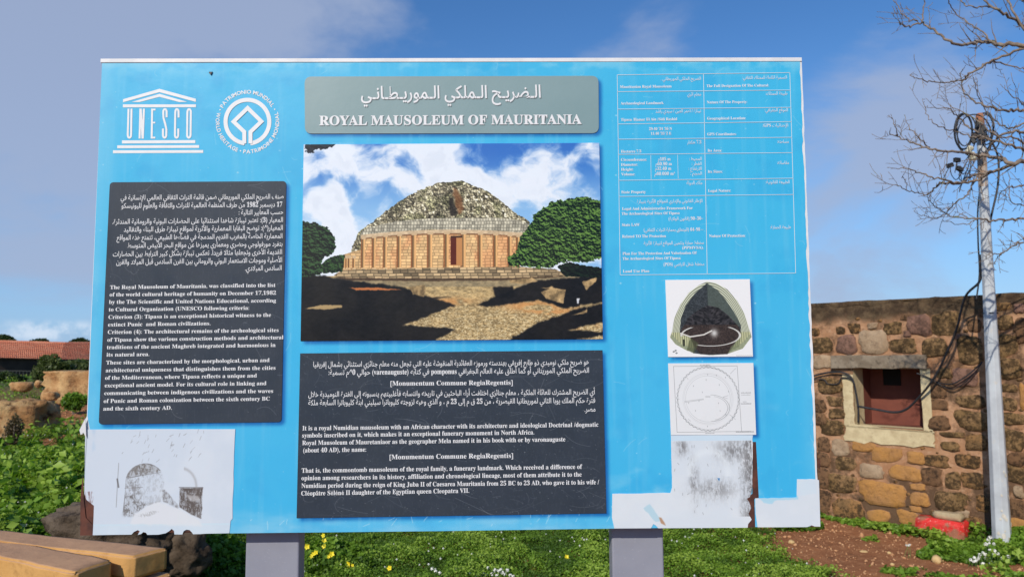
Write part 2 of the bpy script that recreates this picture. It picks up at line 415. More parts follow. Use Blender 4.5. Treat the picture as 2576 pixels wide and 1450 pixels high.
p.fill(sstep(0, 3, Y-top)*sstep(24, 8, Y-top)*dr*.75, lin((96, 62, 40)))
p.fill((np.abs(Y-top) < 9).astype(float)*(X > 340)*(X < 1175), lin((222, 196, 158))*(.8+.3*fbm(X*.08, Y*.08, 4, 3))[..., None])
p.fill(((X > 246) & (X < 350) & (Y > 985-(X-250)*.3) & (Y < 1062)).astype(float), brick*.92)
for cx_, wd in ((258, 9), (270, 8), (284, 9), (308, 11), (355, 15), (410, 15), (468, 16), (540, 17), (615, 19), (698, 20), (783, 20), (870, 20), (957, 19), (1035, 17), (1108, 16), (1150, 12)):
    tp = 870+((cx_-790)/440)**2*24 if cx_ > 340 else 990
    m_ = ((np.abs(X-cx_) < wd/2) & (Y > tp) & (Y < 1060)).astype(float)
    u_ = np.clip((X-cx_)/wd+.5, 0, 1)
    p.fill(((X > cx_-wd*.9) & (X < cx_-wd/2+1) & (Y > tp+6) & (Y < 1056)).astype(float)*.72, lin((128, 70, 36)))
    shc = .50+.62*sstep(.1, .85, u_)-.2*sstep(.85, 1., u_); p.fill(m_, lin((226, 176, 116))*shc[..., None])
    p.fill(((np.abs(X-cx_) < wd*.75) & (np.abs(Y-(tp+6)) < 7)).astype(float), lin((208, 180, 140)))
    p.fill(((np.abs(X-cx_) < wd*.7) & (np.abs(Y-1055) < 4)).astype(float), lin((222, 188, 140)))
p.fill(((X > 803) & (X < 862) & (Y > 893) & (Y < 1042)).astype(float), lin((196, 138, 84)))
p.fill(((X > 803) & (X < 832) & (Y > 900) & (Y < 1038)).astype(float), lin((92, 36, 22)))
p.fill(((X > 803) & (X < 862) & (np.abs(Y-896) < 5)).astype(float), lin((70, 44, 30)))
# ground and steps
gn = fbm(X*.05, Y*.11, 14, 5, .65); hl = fbm(X*.13, Y*.30, 15, 4, .8)
gr = lin((192, 166, 116))*(.48+.9*gn)[..., None]; hk = sstep(.54, .66, hl)*(.25+.75*sstep(1150, 1330, Y)); gr = gr*(1-hk*.75)[..., None]+lin((246, 232, 190))*(hk*.75)[..., None]; hk = sstep(.46, .36, hl)*.45*sstep(1130, 1300, Y); gr = gr*(1-hk)[..., None]+lin((72, 56, 34))*hk[..., None]
og = np.clip(np.exp(-(((X-1290)/200)**2+((Y-1262-.12*(X-1290))/34)**2))*1.6+np.exp(-(((X-790)/110)**2+((Y-1225)/22)**2))+.5*np.exp(-(((X-1490)/90)**2+((Y-1350)/30)**2)), 0, 1)*sstep(.3, .6, fbm(X*.02, Y*.05, 19, 4)); gr = gr*(1-og*.7)[..., None]+lin((214, 148, 84))*(og*.7)[..., None]
p.fill((Y > 1085+np.abs(X-780)*.012).astype(float), gr); p.fill(((Y > 1098) & (Y < 1150)).astype(float)*.45, lin((118, 112, 96)))
hs, ed = cells(X, Y, 38, 15, 4, 2)
stp = lin((226, 196, 148))*(.55+.5*hs)[..., None]*(1-.6*np.exp(-ed/2.))[..., None]
p.fill(p.poly([(205, 1088), (250, 1062), (700, 1054), (1150, 1050), (1340, 1062), (1392, 1088), (1375, 1104), (1090, 1116), (700, 1116), (260, 1110)], 0, 4, 2), stp)
p.fill(p.poly([(205, 1096), (260, 1102), (700, 1108), (1090, 1108), (1375, 1098), (1392, 1102), (1090, 1120), (700, 1121), (260, 1114)], 1, 3, 5)*.8, lin((66, 48, 34)))
dk = lin((12, 12, 15))*(.5+1.3*fbm(X*.06, Y*.1, 71, 5))[..., None]
def dark(pts, w=8, s=2, a=.95): p.fill(p.poly(pts, s, w, int(pts[0][0]) % 91)*a, dk)
dark([(30, 1080), (170, 1092), (270, 1112), (560, 1150), (690, 1200), (830, 1243), (690, 1292), (560, 1340), (830, 1362), (700, 1430), (30, 1430)])
dark([(930, 1240), (1020, 1208), (1130, 1160), (1240, 1122), (1590, 1098), (1590, 1232), (1380, 1262), (1250, 1218), (1110, 1238), (1000, 1252)])
dark([(1080, 1430), (1250, 1332), (1370, 1296), (1420, 1272), (1590, 1238), (1590, 1330), (1400, 1370), (1590, 1385), (1590, 1400), (1330, 1430)])
dark([(700, 1205), (810, 1200), (690, 1216)], 3)
p.fill(p.poly([(285, 1152), (430, 1152), (560, 1165), (330, 1166)], 1, 4, 3), lin((196, 118, 66)))
p.fill(p.poly([(60, 1255), (140, 1238), (248, 1238), (248, 1252), (150, 1262)], 1, 4, 5), lin((176, 150, 104)))
rk = lin((190, 160, 112))*(.4+.9*fbm(X*.05, Y*.05, 27, 4))[..., None]
for pts in ([(590, 1150), (672, 1138), (676, 1172), (665, 1200), (610, 1188)], [(1265, 1180), (1320, 1158), (1392, 1168), (1380, 1240), (1290, 1212)], [(1100, 1118), (1218, 1106), (1250, 1124), (1180, 1138), (1108, 1132)], [(1475, 1130), (1560, 1104), (1545, 1130), (1500, 1172)], [(1260, 1158), (1330, 1152), (1330, 1166)], [(1420, 1300), (1500, 1268), (1500, 1284)]):
    p.fill(p.poly(pts, 1, 5, 33), rk)
dark([(1020, 1152), (1120, 1148), (1132, 1205), (1030, 1212)], 4)
def tree(pts, light, darkc, seed, w=12):
    lf = fbm(X*.045+Y*.01, Y*.058-X*.012, seed, 5, .74); lf2 = lf-fbm((X+3)*.045+(Y-7)*.01, (Y-7)*.058-(X+3)*.012, seed, 5, .74); lf2 = np.clip(.5+lf2*2.6, 0, 1)
    p.fill(p.poly(pts, 0, w, seed, .07), lin(darkc)+(lin(light)-lin(darkc))*(sstep(.30, .78, lf*.35+lf2*.65))[..., None])
tree([(48, 815), (110, 820), (175, 850), (214, 905), (214, 950), (190, 985), (140, 1010), (150, 1080), (30, 1100), (30, 830)], (58, 92, 52), (6, 14, 12), 81)
tree([(135, 1040), (170, 1005), (215, 988), (262, 985), (250, 1070), (150, 1080)], (58, 92, 46), (14, 26, 16), 83, 6)
tree([(1095, 1000), (1110, 990), (1140, 980), (1160, 900), (1205, 850), (1240, 780), (1330, 720), (1420, 700), (1500, 695), (1590, 712), (1590, 1000), (1530, 1030), (1400, 1020), (1300, 1060), (1180, 1050), (1100, 1050)], (106, 146, 66), (6, 22, 12), 87, 13)
tree([(1350, 1050), (1400, 1030), (1590, 1060), (1590, 1110), (1390, 1100)], (24, 40, 26), (8, 12, 12), 89, 6)
tree([(48, 412), (205, 412), (195, 430), (150, 445), (120, 440), (70, 465), (48, 450)], (40, 48, 60), (14, 18, 26), 91, 12)
p.fill(p.poly([(1448, 1212), (1466, 1212), (1460, 1224), (1458, 1240), (1450, 1238)], 1), lin((220, 224, 228)))
IM_PHOTO = p.image('mausoleum_photograph')

# the cutaway drawing (units of the measuring crop)
p = Paint(328, 53, 772, 452, 1.3); X, Y = p.X, p.Y
p.c[:] = lin((238, 239, 240))
out_ = [(545, 64), (500, 84), (450, 120), (405, 180), (370, 250), (357, 320), (345, 348), (372, 385), (430, 418), (500, 437), (560, 442), (640, 436), (720, 410), (768, 350), (752, 290), (735, 230), (700, 165), (650, 105), (590, 72)]
ang = np.arctan2(Y-300, (X-548)*.9); rad_ = np.hypot((X-548)*1.15, (Y-450)*.62)
rib = .5+.5*np.sin(rad_*0.85)
bdy = lin((226, 232, 204))*(.5+.52*rib)[..., None]
low_ = (Y > 325).astype(float); cb = .5+.5*np.sin(X*.55); bdy = bdy*(1-low_*.8)[..., None]+(lin((206, 208, 158))*(.6+.45*cb)[..., None])*(low_*.8)[..., None]
p.fill(p.poly(out_, 1), bdy)
base_ = [(345, 350), (372, 385), (430, 418), (500, 437), (560, 442), (640, 436), (720, 410), (768, 350), (762, 336), (715, 385), (640, 418), (500, 420), (400, 385), (356, 336)]
p.fill(p.poly(base_, 1), lin((206, 216, 176))*(.7+.3*np.sin((Y+np.abs(X-555)*.25)*1.1))[..., None])
hs, ed = cells(X, Y+np.abs(X-545)*.35, 13, 7, 2, .5)
bk = lin((74, 80, 84))*(.75+.35*hs)[..., None]*(1-.5*np.exp(-ed/1.))[..., None]
cut = [(545, 72), (480, 125), (430, 190), (405, 250), (395, 330), (450, 352), (470, 400), (462, 432), (545, 442), (640, 438), (668, 405), (712, 332), (715, 290), (680, 220), (640, 160), (600, 110)]
p.fill(p.poly(cut, 1), bk)
p.fill(p.poly([(545, 72), (545, 190), (600, 200), (700, 300), (715, 290), (680, 220), (640, 160), (600, 110)], 1)*.55, lin((96, 110, 98)))
e1 = ((X-556)/160)**2+((Y-335)/86)**2; ir = p.poly([(400, 320), (440, 255), (490, 215), (545, 188), (600, 200), (650, 240), (705, 300), (712, 330), (668, 400), (640, 438), (500, 438), (470, 400), (450, 352), (400, 335)], 1)
p.fill(ir, lin((58, 48, 44))*(.6+.9*fbm(X*.2, Y*.2, 8, 3))[..., None]); p.fill(ir*(Y < 288), lin((46, 44, 46))*(.5+1.*hs)[..., None])
rg = np.abs(np.sqrt(((X-556)/152)**2+((Y-342)/54)**2)-1)
p.fill((rg < .035)*((Y > 300) | (X < 430) | (X > 670))*((X > 480) | (Y < 345))*.95, lin((214, 214, 208)))
def line(P_, x0, y0, x1, y1, w, col, a=1.0):
    dx, dy = x1-x0, y1-y0; L = math.hypot(dx, dy)+1e-6
    ra, rb = sorted((y0, y1)); ca, cb_ = sorted((x0, x1)); g = w+2
    sl = (slice(max(0, int((ra-g-P_.b[1])*P_.res)), max(0, int((rb+g-P_.b[1])*P_.res)+1)), slice(max(0, int((ca-g-P_.b[0])*P_.res)), max(0, int((cb_+g-P_.b[0])*P_.res)+1)))
    XX, YY = P_.X[sl], P_.Y[sl]
    if XX.size == 0: return
    u = np.clip(((XX-x0)*dx+(YY-y0)*dy)/L**2, 0, 1); d = np.hypot(XX-x0-u*dx, YY-y0-u*dy)
    mk = (np.clip(w/2-d+.5, 0, 1)*a)[..., None]; P_.c[sl] = P_.c[sl]*(1-mk)+lin(col)*mk
for a_ in ((400, 330, 450, 348), (450, 348, 520, 338), (520, 338, 562, 318)): line(p, *a_, 7, (216, 214, 206))
p.fill(np.exp(-(((X-575)/20)**2+((Y-330)/22)**2)*1.2), lin((206, 206, 202)))  # glare spot painted into the drawing as a pale disc
line(p, 545, 74, 545, 190, 1.6, (40, 44, 46)); line(p, 416, 365, 416, 392, 9, (36, 40, 34))
p.fill(p.poly([(450, 352), (490, 385), (470, 432), (430, 415)], 2, 5, 4)*.7, lin((80, 86, 60)))
p.fill(p.poly([(640, 436), (660, 400), (715, 350), (700, 400)], 2, 5, 4)*.7, lin((120, 128, 96)))
for x_, y_ in ((362, 424), (376, 431), (372, 418)): p.fill(p.poly([(x_-7, y_), (x_, y_-5), (x_+8, y_-1), (x_, y_+5)], 0), lin((130, 134, 136)))
for k in range(22): line(p, 686+k*3.8, 446.5, 688+k*3.8, 445.5+(k % 3), 1.3, (60, 60, 60))
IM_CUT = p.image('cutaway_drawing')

# the ground plan
p = Paint(342, 484, 796, 854, 1.5); X, Y = p.X, p.Y
p.c[:] = lin((226, 229, 231)); p.fill(fbm(X*.01, Y*.01, 3, 3)*.3, lin((236, 238, 240)))
G1 = (110, 114, 116)
r_ = np.hypot((X-548)*1.0, (Y-668)); th = np.arctan2(Y-668, X-548)
def ring(rr, w, a=1., col=G1, m=None):
    k = np.clip(w/2-np.abs(r_-rr)+.5, 0, 1)*a; p.fill(k if m is None else k*m, lin(col))
fade = .45+.55*fbm(X*.02, Y*.02, 7, 3)
ring(163+1.6*np.sign(np.sin(th*46)), 3.0, .85, (88, 92, 94), fade); ring(158, 1.2, .6); ring(127, 1.3, .5, G1, fade); ring(118, 1.3, .6, G1, (th > -3.2)*(fade)); ring(133, 1.0, .3)
e_ = np.sqrt(((X-562)/98)**2+((Y-716)/68)**2); p.fill((np.abs(e_-1) < .014)*(X > 560)*.55, lin(G1)); p.fill((np.abs(e_-.9) < .012)*(X > 580)*.5, lin(G1))
for a_ in ((370, 500, 708, 500), (370, 500, 380, 838), (708, 500, 720, 836), (380, 838, 770, 836)): line(p, *a_, 1.5, (96, 98, 100), .8)
for a_ in ((424, 686, 525, 672), (424, 680, 525, 668), (670, 540, 700, 512), (660, 750, 690, 775), (548, 492, 548, 505), (386, 668, 396, 668), (535, 655, 560, 655), (535, 660, 560, 660), (628, 660, 655, 652), (628, 660, 652, 668), (440, 560, 446, 566), (440, 770, 452, 782)): line(p, *a_, 1.5, G1, .6)
for (x_, y_) in ((541, 572), (473, 603), (610, 598), (519, 635), (603, 692), (480, 730), (610, 732), (500, 680), (550, 545), (596, 548), (644, 560), (658, 633), (640, 752), (541, 810), (445, 690)):
    line(p, x_-2, y_-3, x_+2, y_-3, 1.4, (70, 74, 76), .6); line(p, x_, y_-3, x_, y_+3, 1.4, (70, 74, 76), .6)
def fakeline(x0, x1, y, a=.7):
    x = x0
    while x < x1:
        h_ = rng.choice([3, 5]); line(p, x, y, x+rng.uniform(-1, 2), y-h_, 1.1, (80, 82, 84), a); x += 2.6
fakeline(512, 565, 497); fakeline(528, 576, 846); fakeline(725, 775, 641); fakeline(725, 772, 652, .4); fakeline(722, 776, 697, .8); fakeline(732, 752, 687, .5); fakeline(690, 784, 841, .9)
IM_PLAN = p.image('ground_plan')

# worn white sheets with what is left of their pictures
p = Paint(203, 1070, 600, 1350, 1.5); X, Y = p.X, p.Y
p.c[:] = lin((206, 217, 229)); p.fill(sstep(.4, .7, fbm(X*.012, Y*.012, 5, 4))*.5, lin((218, 226, 234)))
p.fill((Y > 1317)*.5*(1-(Y > 1322)*.5), lin((198, 226, 238))); p.fill(sstep(250, 225, X)*sstep(.45, .6, fbm(X*.03, Y*.01, 15, 4))*.6, lin((170, 200, 226)))
gx = fbm(X*.22, Y*.12, 9, 5, .72); gs = fbm(X*.05, Y*.05, 10, 4); gf = fbm(X*.5, Y*.22, 12, 3, .7)
grey = lin((104, 100, 98)); A_ = [(314, 1287), (317, 1245)]+[(365-47*math.cos(R(a)), 1210-43*math.sin(R(a))) for a in range(0, 160, 12)]+[(414, 1215), (408, 1262), (372, 1272), (340, 1292)]
mx = gx*.55+gs*.2+gf*.25
arch = p.poly(A_, 1, 2, 3)
p.fill(arch*(.06+.5*sstep(.44, .60, mx))*(1-.65*p.poly([(352, 1200), (412, 1192), (414, 1262), (360, 1268)], 4)), grey)
p.fill(p.poly(A_[3:15]+[(366, 1196), (330, 1202)], 1)*(.25+.5*sstep(.42, .58, mx)), lin((120, 116, 112)))
for a_ in (tuple((A_[i][0], A_[i][1], A_[i+1][0], A_[i+1][1]) for i in range(0, 14)))+((328, 1202, 352, 1197), (352, 1197, 404, 1189), (350, 1172, 354, 1196), (384, 1170, 386, 1192), (342, 1184, 352, 1186), (352, 1183, 384, 1180)): line(p, *a_, 1.5, (96, 92, 90), rng.uniform(.3, .75))
line(p, 316, 1228, 360, 1226, 1.4, (110, 106, 104), .6); line(p, 452, 1227, 512, 1228, 1.6, (90, 86, 84), .7); line(p, 298, 1165, 296, 1275, 1.6, (120, 118, 118), .6); line(p, 296, 1205, 300, 1225, 4, (90, 88, 88), .7)
p.fill(p.poly([(453, 1228), (511, 1229), (510, 1306), (486, 1296), (453, 1277)], 1, 2, 8)*(.35+.6*sstep(.36, .54, mx)), lin((92, 84, 80)))
p.fill(p.poly([(470, 1244), (500, 1250), (508, 1262), (480, 1262)], 2, 3, 8)*.6, lin((212, 214, 216)))
p.fill(p.poly([(410, 1235), (416, 1232), (452, 1272), (452, 1280), (412, 1262)], 1, 3, 2)*(.15+.5*sstep(.42, .58, mx)), grey)
rg = np.abs(np.hypot((X-455)*.85, (Y-1228)*.7)-34); p.fill(np.exp(-(rg/2.6)**2)*(X > 462)*(Y < 1262)*.45, lin((150, 148, 148)))
p.fill(p.poly([(318, 1240), (345, 1250), (372, 1268), (340, 1296), (314, 1300)], 3, 5, 2)*(.1+.55*sstep(.44, .58, mx)), grey)
p.fill(p.poly([(330, 1318), (342, 1294), (372, 1272), (400, 1262), (452, 1281), (505, 1308), (512, 1325)], 3, 4, 3)*.8, lin((222, 226, 230)))
p.fill(p.poly([(345, 1296), (385, 1284), (405, 1288), (365, 1300)], 1, 4, 3)*.3*sstep(.4, .6, gf), grey)
for k in range(46):
    x, y = rng.uniform(300, 510), rng.uniform(1090, 1165); a = -.9+rng.normal()*.3
    line(p, x, y, x+math.cos(a)*rng.uniform(4, 12), y+math.sin(a)*rng.uniform(4, 12), 1.0, (120, 118, 116), rng.uniform(.3, .7))
p.fill(((X < 238) & (X > 216) & (Y > 1235) & (Y < 1330))*sstep(.45, .7, fbm(X*.5, Y*.08, 4, 3))*.75, lin((120, 86, 84)))
line(p, 216, 1080, 212, 1240, 1.4, (120, 132, 144), .8)
IM_WL = p.image('faded_arch_print')
p = Paint(1530, 1085, 2075, 1335, 1.4); X, Y = p.X, p.Y
p.c[:] = lin((216, 225, 233)); p.fill(sstep(.4, .7, fbm(X*.01, Y*.012, 25, 4))*.6, lin((226, 232, 236)))
p.fill((Y < 1109)*.6, lin((196, 224, 242)))
gx = fbm(X*.16, Y*.10, 29, 5, .75); gs = fbm(X*.04, Y*.04, 30, 4); st = fbm(X*.5, Y*.08, 31, 4, .7)
zone = np.maximum(sstep(1850, 1890, X)*.9, np.maximum(np.exp(-(((X-1715)/14)**2+((Y-1125)/18)**2))*.8, np.exp(-(((X-1745)/10)**2+((Y-1210)/45)**2))*.7))
zone = np.maximum(zone, np.maximum(np.exp(-(((X-1795)/45)**2+((Y-1232)/22)**2))*.6, np.exp(-(((X-1850)/40)**2+((Y-1135)/25)**2))*.75))
zone = zone*((X < 1892) & (X > 1690) & (Y > 1110) & (Y < 1301))
p.fill(np.clip(zone, 0, 1)**.8*(.22+.68*sstep(.42, .58, gx*.45+gs*.2+st*.35)), lin((104, 102, 102)))
for k in range(70):
    x, y = rng.uniform(1780, 1888), rng.uniform(1112, 1295); a = 1.1+rng.normal()*.4
    line(p, x, y, x+math.cos(a)*rng.uniform(3, 14), y+math.sin(a)*rng.uniform(3, 14), 1.0, (226, 230, 232), .7)
for k in range(30):
    x, y = rng.uniform(1692, 1890), rng.uniform(1112, 1300); a = 1.3+rng.normal()*.5
    line(p, x, y, x+math.cos(a)*6, y+math.sin(a)*6, 1.0, (110, 110, 110), .6)
rg = np.abs(np.hypot(X-1783, (Y-1190)*.9)-48); p.fill(np.exp(-(rg/9)**2)*(Y < 1200)*.5, lin((232, 240, 244)))
p.fill(p.poly([(1615, 1277), (1632, 1267), (1662, 1310), (1645, 1312)], 1, 2, 3)*.8, lin((176, 212, 226)))
p.fill(p.poly([(1655, 1300), (1662, 1302), (1672, 1322), (1660, 1316)], 1, 2, 3)*.8, lin((176, 128, 92)))
p.fill(p.poly([(1898, 1250), (2004, 1248), (2004, 1260), (1945, 1262), (1940, 1270), (1920, 1268)], 1, 3, 3)*.6, lin((150, 212, 236)))
p.fill(p.poly([(2006, 1205), (2050, 1205), (2052, 1245), (2006, 1250)], 2, 3, 3)*.3, lin((198, 226, 242)))
p.fill(p.poly([(1803, 1204), (1810, 1204), (1808, 1212)], 0), lin((60, 130, 190)))
IM_WR = p.image('faded_white_print')

# ---- sheets as real plates
def plate(name, outline, yf, th, m_, parent, px=True, uvbox=None, side=None, bev=0.0):
    """outline in photo units; front at local y = -yf, th thick behind it"""
    pts = [bp(*p_) for p_ in outline] if px else outline
    n_ = len(pts)
    V = [(x, -yf, z) for x, z in pts]+[(x, -yf+th, z) for x, z in pts]
    a2 = sum(pts[i][0]*pts[(i+1) % n_][1]-pts[(i+1) % n_][0]*pts[i][1] for i in range(n_))
    fr = tuple(range(n_)); F_ = [fr if a2 > 0 else fr[::-1]]
    for i in range(n_):
        j = (i+1) % n_; F_.append((i, j, j+n_, i+n_) if a2 < 0 else (j, i, i+n_, j+n_))
    ml = [m_, side] if side else [m_]
    o = mesh(name, V, F_, ml, parent, mi=[0]+[1 if side else 0]*n_)
    xs_ = [p_[0] for p_ in pts]; zs_ = [p_[1] for p_ in pts]
    x0, x1, z0, z1 = uvbox or (min(xs_), max(xs_), min(zs_), max(zs_))
    uv = o.data.uv_layers.new(name='UVMap')
    for lp in o.data.loops:
        v = o.data.vertices[lp.vertex_index].co; uv.data[lp.index].uv = ((v.x-x0)/(x1-x0), (v.z-z0)/(z1-z0))
    return o
def quv(qd):   # uv for a quad drawn in perspective: corners map to 0..1
    pass
def jag(a, b_, n_, amp, seed=0):
    """ragged edge from a to b, photo units"""
    rr = random.Random(seed); a = Vector(a); b_ = Vector(b_); nn = Vector((-(b_-a).y, (b_-a).x)).normalized()
    return [tuple(a+(b_-a)*(i/n_)+nn*(rr.random()**2)*amp) for i in range(n_)]
M_core = mat('rusted_sheet_edge', (.055, .02, .014), .7, (.11, .035, .02), 30, .0006, 90, lo=.4, hi=.6)
M_white_edge = mat('white_vinyl', (.70, .70, .70), .5, (.6, .61, .62), 20, .0003, 60)
M_blue = print_mat('blue_vinyl_print', IM_BLUE, .38, gain=.80)
M_d1 = print_mat('dark_vinyl_left', IM_D1, .42, .0002); M_d2 = print_mat('dark_vinyl_middle', IM_D2, .36, .0002)
M_photo = print_mat('photograph_print', IM_PHOTO, .35, .0002, .86)
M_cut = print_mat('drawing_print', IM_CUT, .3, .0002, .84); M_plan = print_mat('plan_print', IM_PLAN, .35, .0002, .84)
M_wl = print_mat('faded_print_left', IM_WL, .5, gain=.84); M_wr = print_mat('faded_print_right', IM_WR, .5, gain=.82)
M_title = mat('grey_green_vinyl', (.18, .275, .285), .4, (.20, .295, .305), 6, .0002, 40)
M_text = mat('white_lettering', (.70, .71, .72), .5, (.66, .67, .68), 40)
M_shadow = mat('grey_letter_shadow', (.10, .145, .155), .5, (.115, .16, .17), 40)
M_post = mat('grey_painted_steel', (.255, .265, .315), .45, (.235, .245, .295), 12, .0002, 300, speck=(180, .62, .7, (.36, .37, .42), .4))
M_rustpost = mat('dark_post_back', (.04, .05, .045), .6, (.06, .065, .06), 20)

board = empty('information_board', BC, BYAW, 'large blue heritage information board with panels of text and pictures, on two grey posts', 'sign')
TH = 0.026
v_, f_ = box(BX0+.001, BX1-.001, 0.0, TH, BZ0+.0015, BZ1-.001)
addbevel(mesh('backing_panel', v_, f_, M_core, board), .002)
# white under-vinyl, ragged where the blue has torn back
edge_r = jag((2016, 147), (2061.5, 1322), 70, -2.6, 3)
und = [(257, 151)]+edge_r+[(2061.5, 1322)]+[(204.5, 1344), (206, 1255), (212, 1250), (216, 1240), (218, 1090)]+[(218, 1066), (207, 1090), (205, 1078), (213, 1062), (219, 1050)]
und = [(257.6, 150.8)]+jag((2016.6, 146), (2061.5, 1322), 60, 1.6, 3)+[(2062, 1322), (600, 1339), (580, 1339), (580, 1290), (400, 1250), (240, 1120), (218, 1088), (216, 1085), (206, 1092), (204, 1080), (213, 1060), (219, 1045)]
plate('white_underlay', und, .0006, .0008, M_white_edge, board)
blu = [(257.5, 160), (1137, 157.5), (2012.5, 154.5)]+jag((2012.5, 156), (2051, 1210), 80, 3.0, 11)+[(2051, 1210), (2053, 1322), (1540, 1327.5), (1100, 1334), (592, 1339.5), (579, 1339.5), (570, 1280), (400, 1240), (250, 1110), (228, 1086), (221, 1045)]
plate('blue_sheet', blu, .0014, .0009, M_blue, board, uvbox=(BX0, BX1, BZ0, BZ1))
# folded white lip along the top
v_, f_ = box(BX0-.001, BX1+.001, -.0026, TH+.001, BZ1-.0082, BZ1+.0005)
addbevel(mesh('top_lip', v_, f_, M_white_edge, board), .0008)
title = plate('title_plate', rrect(0, 0, 0, 0, 18, quad=Q_TITLE), .0030, .0016, M_title, board)
pho = plate('photograph_panel', Q_PHOTO, .0028, .0014, M_photo, board)
left_p = plate('text_panel', rrect(0, 0, 0, 0, 10, quad=Q_LEFT), .0028, .0014, M_d1, board); left_p['label'] = 'dark rounded text panel at the left of the board'
mid_p = plate('text_panel', Q_MID, .0028, .0014, M_d2, board); mid_p['label'] = 'dark text panel under the big photograph'
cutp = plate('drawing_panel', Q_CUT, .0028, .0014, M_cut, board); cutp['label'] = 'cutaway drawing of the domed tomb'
planp = plate('drawing_panel', Q_PLAN, .0028, .0014, M_plan, board); planp['label'] = 'round ground plan drawing'
# torn white sheets
wl = [(216, 1079)]+jag((216, 1079), (593, 1078), 14, -1.2, 4)+[(593, 1078)]+jag((593, 1078), (586, 1300), 10, 1.5, 5)+[(586, 1302), (581, 1308), (578, 1339)]
wl += [(520, 1340), (505, 1341), (487, 1341.5), (484, 1337), (478, 1331), (470, 1330), (463, 1334), (460, 1342), (440, 1342), (439, 1333), (433, 1328), (428, 1333), (418, 1339), (400, 1342.5), (372, 1343), (369, 1338), (362, 1336), (356, 1341), (348, 1343), (353, 1334), (348, 1331), (338, 1336), (332, 1342.5), (285, 1343), (235, 1344), (237, 1300), (238, 1270), (219, 1255), (214, 1240)]
x0, z1 = bp(203, 1070); x1, _ = bp(600, 1070); _, z0 = bp(203, 1350)
a0, _ = bp(203, 1210); a1, _ = bp(600, 1210)
plate('faded_sheet', wl, .0024, .0012, M_wl, board, uvbox=(a0, a1, z0, z1))['label'] = 'peeling white sheet with a faded picture of an arch, lower left of the board'
wr1 = [(1540, 1241)]+jag((1540, 1241), (1686, 1238), 8, -1.5, 6)+[(1686, 1238), (1690, 1225)]+jag((1690, 1225), (1687, 1094), 10, 1.2, 7)+[(1687, 1094), (1790, 1093), (1893, 1093)]+jag((1893, 1093), (1892, 1230), 12, 1.5, 8)+[(1890, 1235), (1886, 1248), (1878, 1252), (1884, 1262), (1889, 1275), (1882, 1290), (1890, 1305), (1881, 1316), (1880, 1325), (1655, 1326.5), (1650, 1320), (1643, 1316), (1637, 1326.5), (1545, 1327), (1539, 1300)]
b0, z1 = bp(1530, 1085); b1, _ = bp(2075, 1085); _, z0 = bp(1530, 1335); b0 = bp(1530, 1210)[0]; b1 = bp(2075, 1210)[0]
plate('faded_sheet', wr1, .0024, .0012, M_wr, board, uvbox=(b0, b1, z0, z1))['label'] = 'white sheet with a worn grey picture below the ground plan'
wr2 = [(1899, 1251)]+jag((1899, 1251), (2003, 1249), 10, 1.5, 9)+[(2003, 1249), (2004, 1204)]+jag((2004, 1204), (2050, 1204), 6, -1.5, 10)+[(2050, 1204), (2059, 1206), (2062.5, 1322.5), (2048, 1322), (2040, 1319), (2030, 1323.5), (1960, 1324), (1905, 1324), (1900, 1290)]
plate('faded_sheet', wr2, .0024, .0012, M_wr, board, uvbox=(b0, b1, z0, z1))['label'] = 'blank white patch in the lower right corner of the board'
plate('bare_metal_strip', [(1892, 1110), (1901, 1110), (1908, 1250), (1897, 1253), (1899, 1324), (1879, 1325), (1879, 1250), (1892, 1240)], .0019, .0007, M_core, board)
for k, pts in enumerate(([(204, 1250), (210, 1190), (212, 1252), (217, 1300), (236, 1320), (240, 1344), (203, 1345)], [(2056, 1150), (2063, 1158), (2062, 1180), (2055, 1175)], [(2036, 1323), (2042, 1318), (2052, 1320), (2063, 1324)])):
    plate('rust_patch', pts, .0021+.0001*k, .0005, M_core, board)
plate('loose_flake', [(219, 1050), (204, 1080), (207, 1092), (214, 1086), (221, 1100)], .0060, .0008, M_white_edge, board)
plate('dead_fly', [(527, 184), (530, 182), (533, 183), (536, 182), (534, 186), (532, 190), (529, 187)], .0045, .0025, mat('fly_black', (.02, .02, .025), .5), board)
# posts
for a, b_, lab in ((617, 752, 'grey post under the left half of the board'), (1540, 1670, 'grey post under the right half of the board')):
    d = ray(a, 1400); ya = (BC-Vector((0, 0, EYE))).dot(BN)+.038
    x0_ = (Vector((0, 0, EYE))+ray(a, 1400)*(ya/ray(a, 1400).dot(BN))-BC).dot(BU); x1_ = (Vector((0, 0, EYE))+ray(b_, 1400)*(ya/ray(b_, 1400).dot(BN))-BC).dot(BU)
    v_, f_ = box(x0_, x1_, .038, .085, -BC.z-.05, BZ1-.05)
    po = addbevel(mesh('post', v_, f_, M_post, board), .004, 3); po['label'] = lab
    v_, f_ = box(x0_+.01, x1_-.01, TH, .038, BZ0+.06, BZ1-.08)
    mesh('bracket', v_, f_, M_rustpost, po)

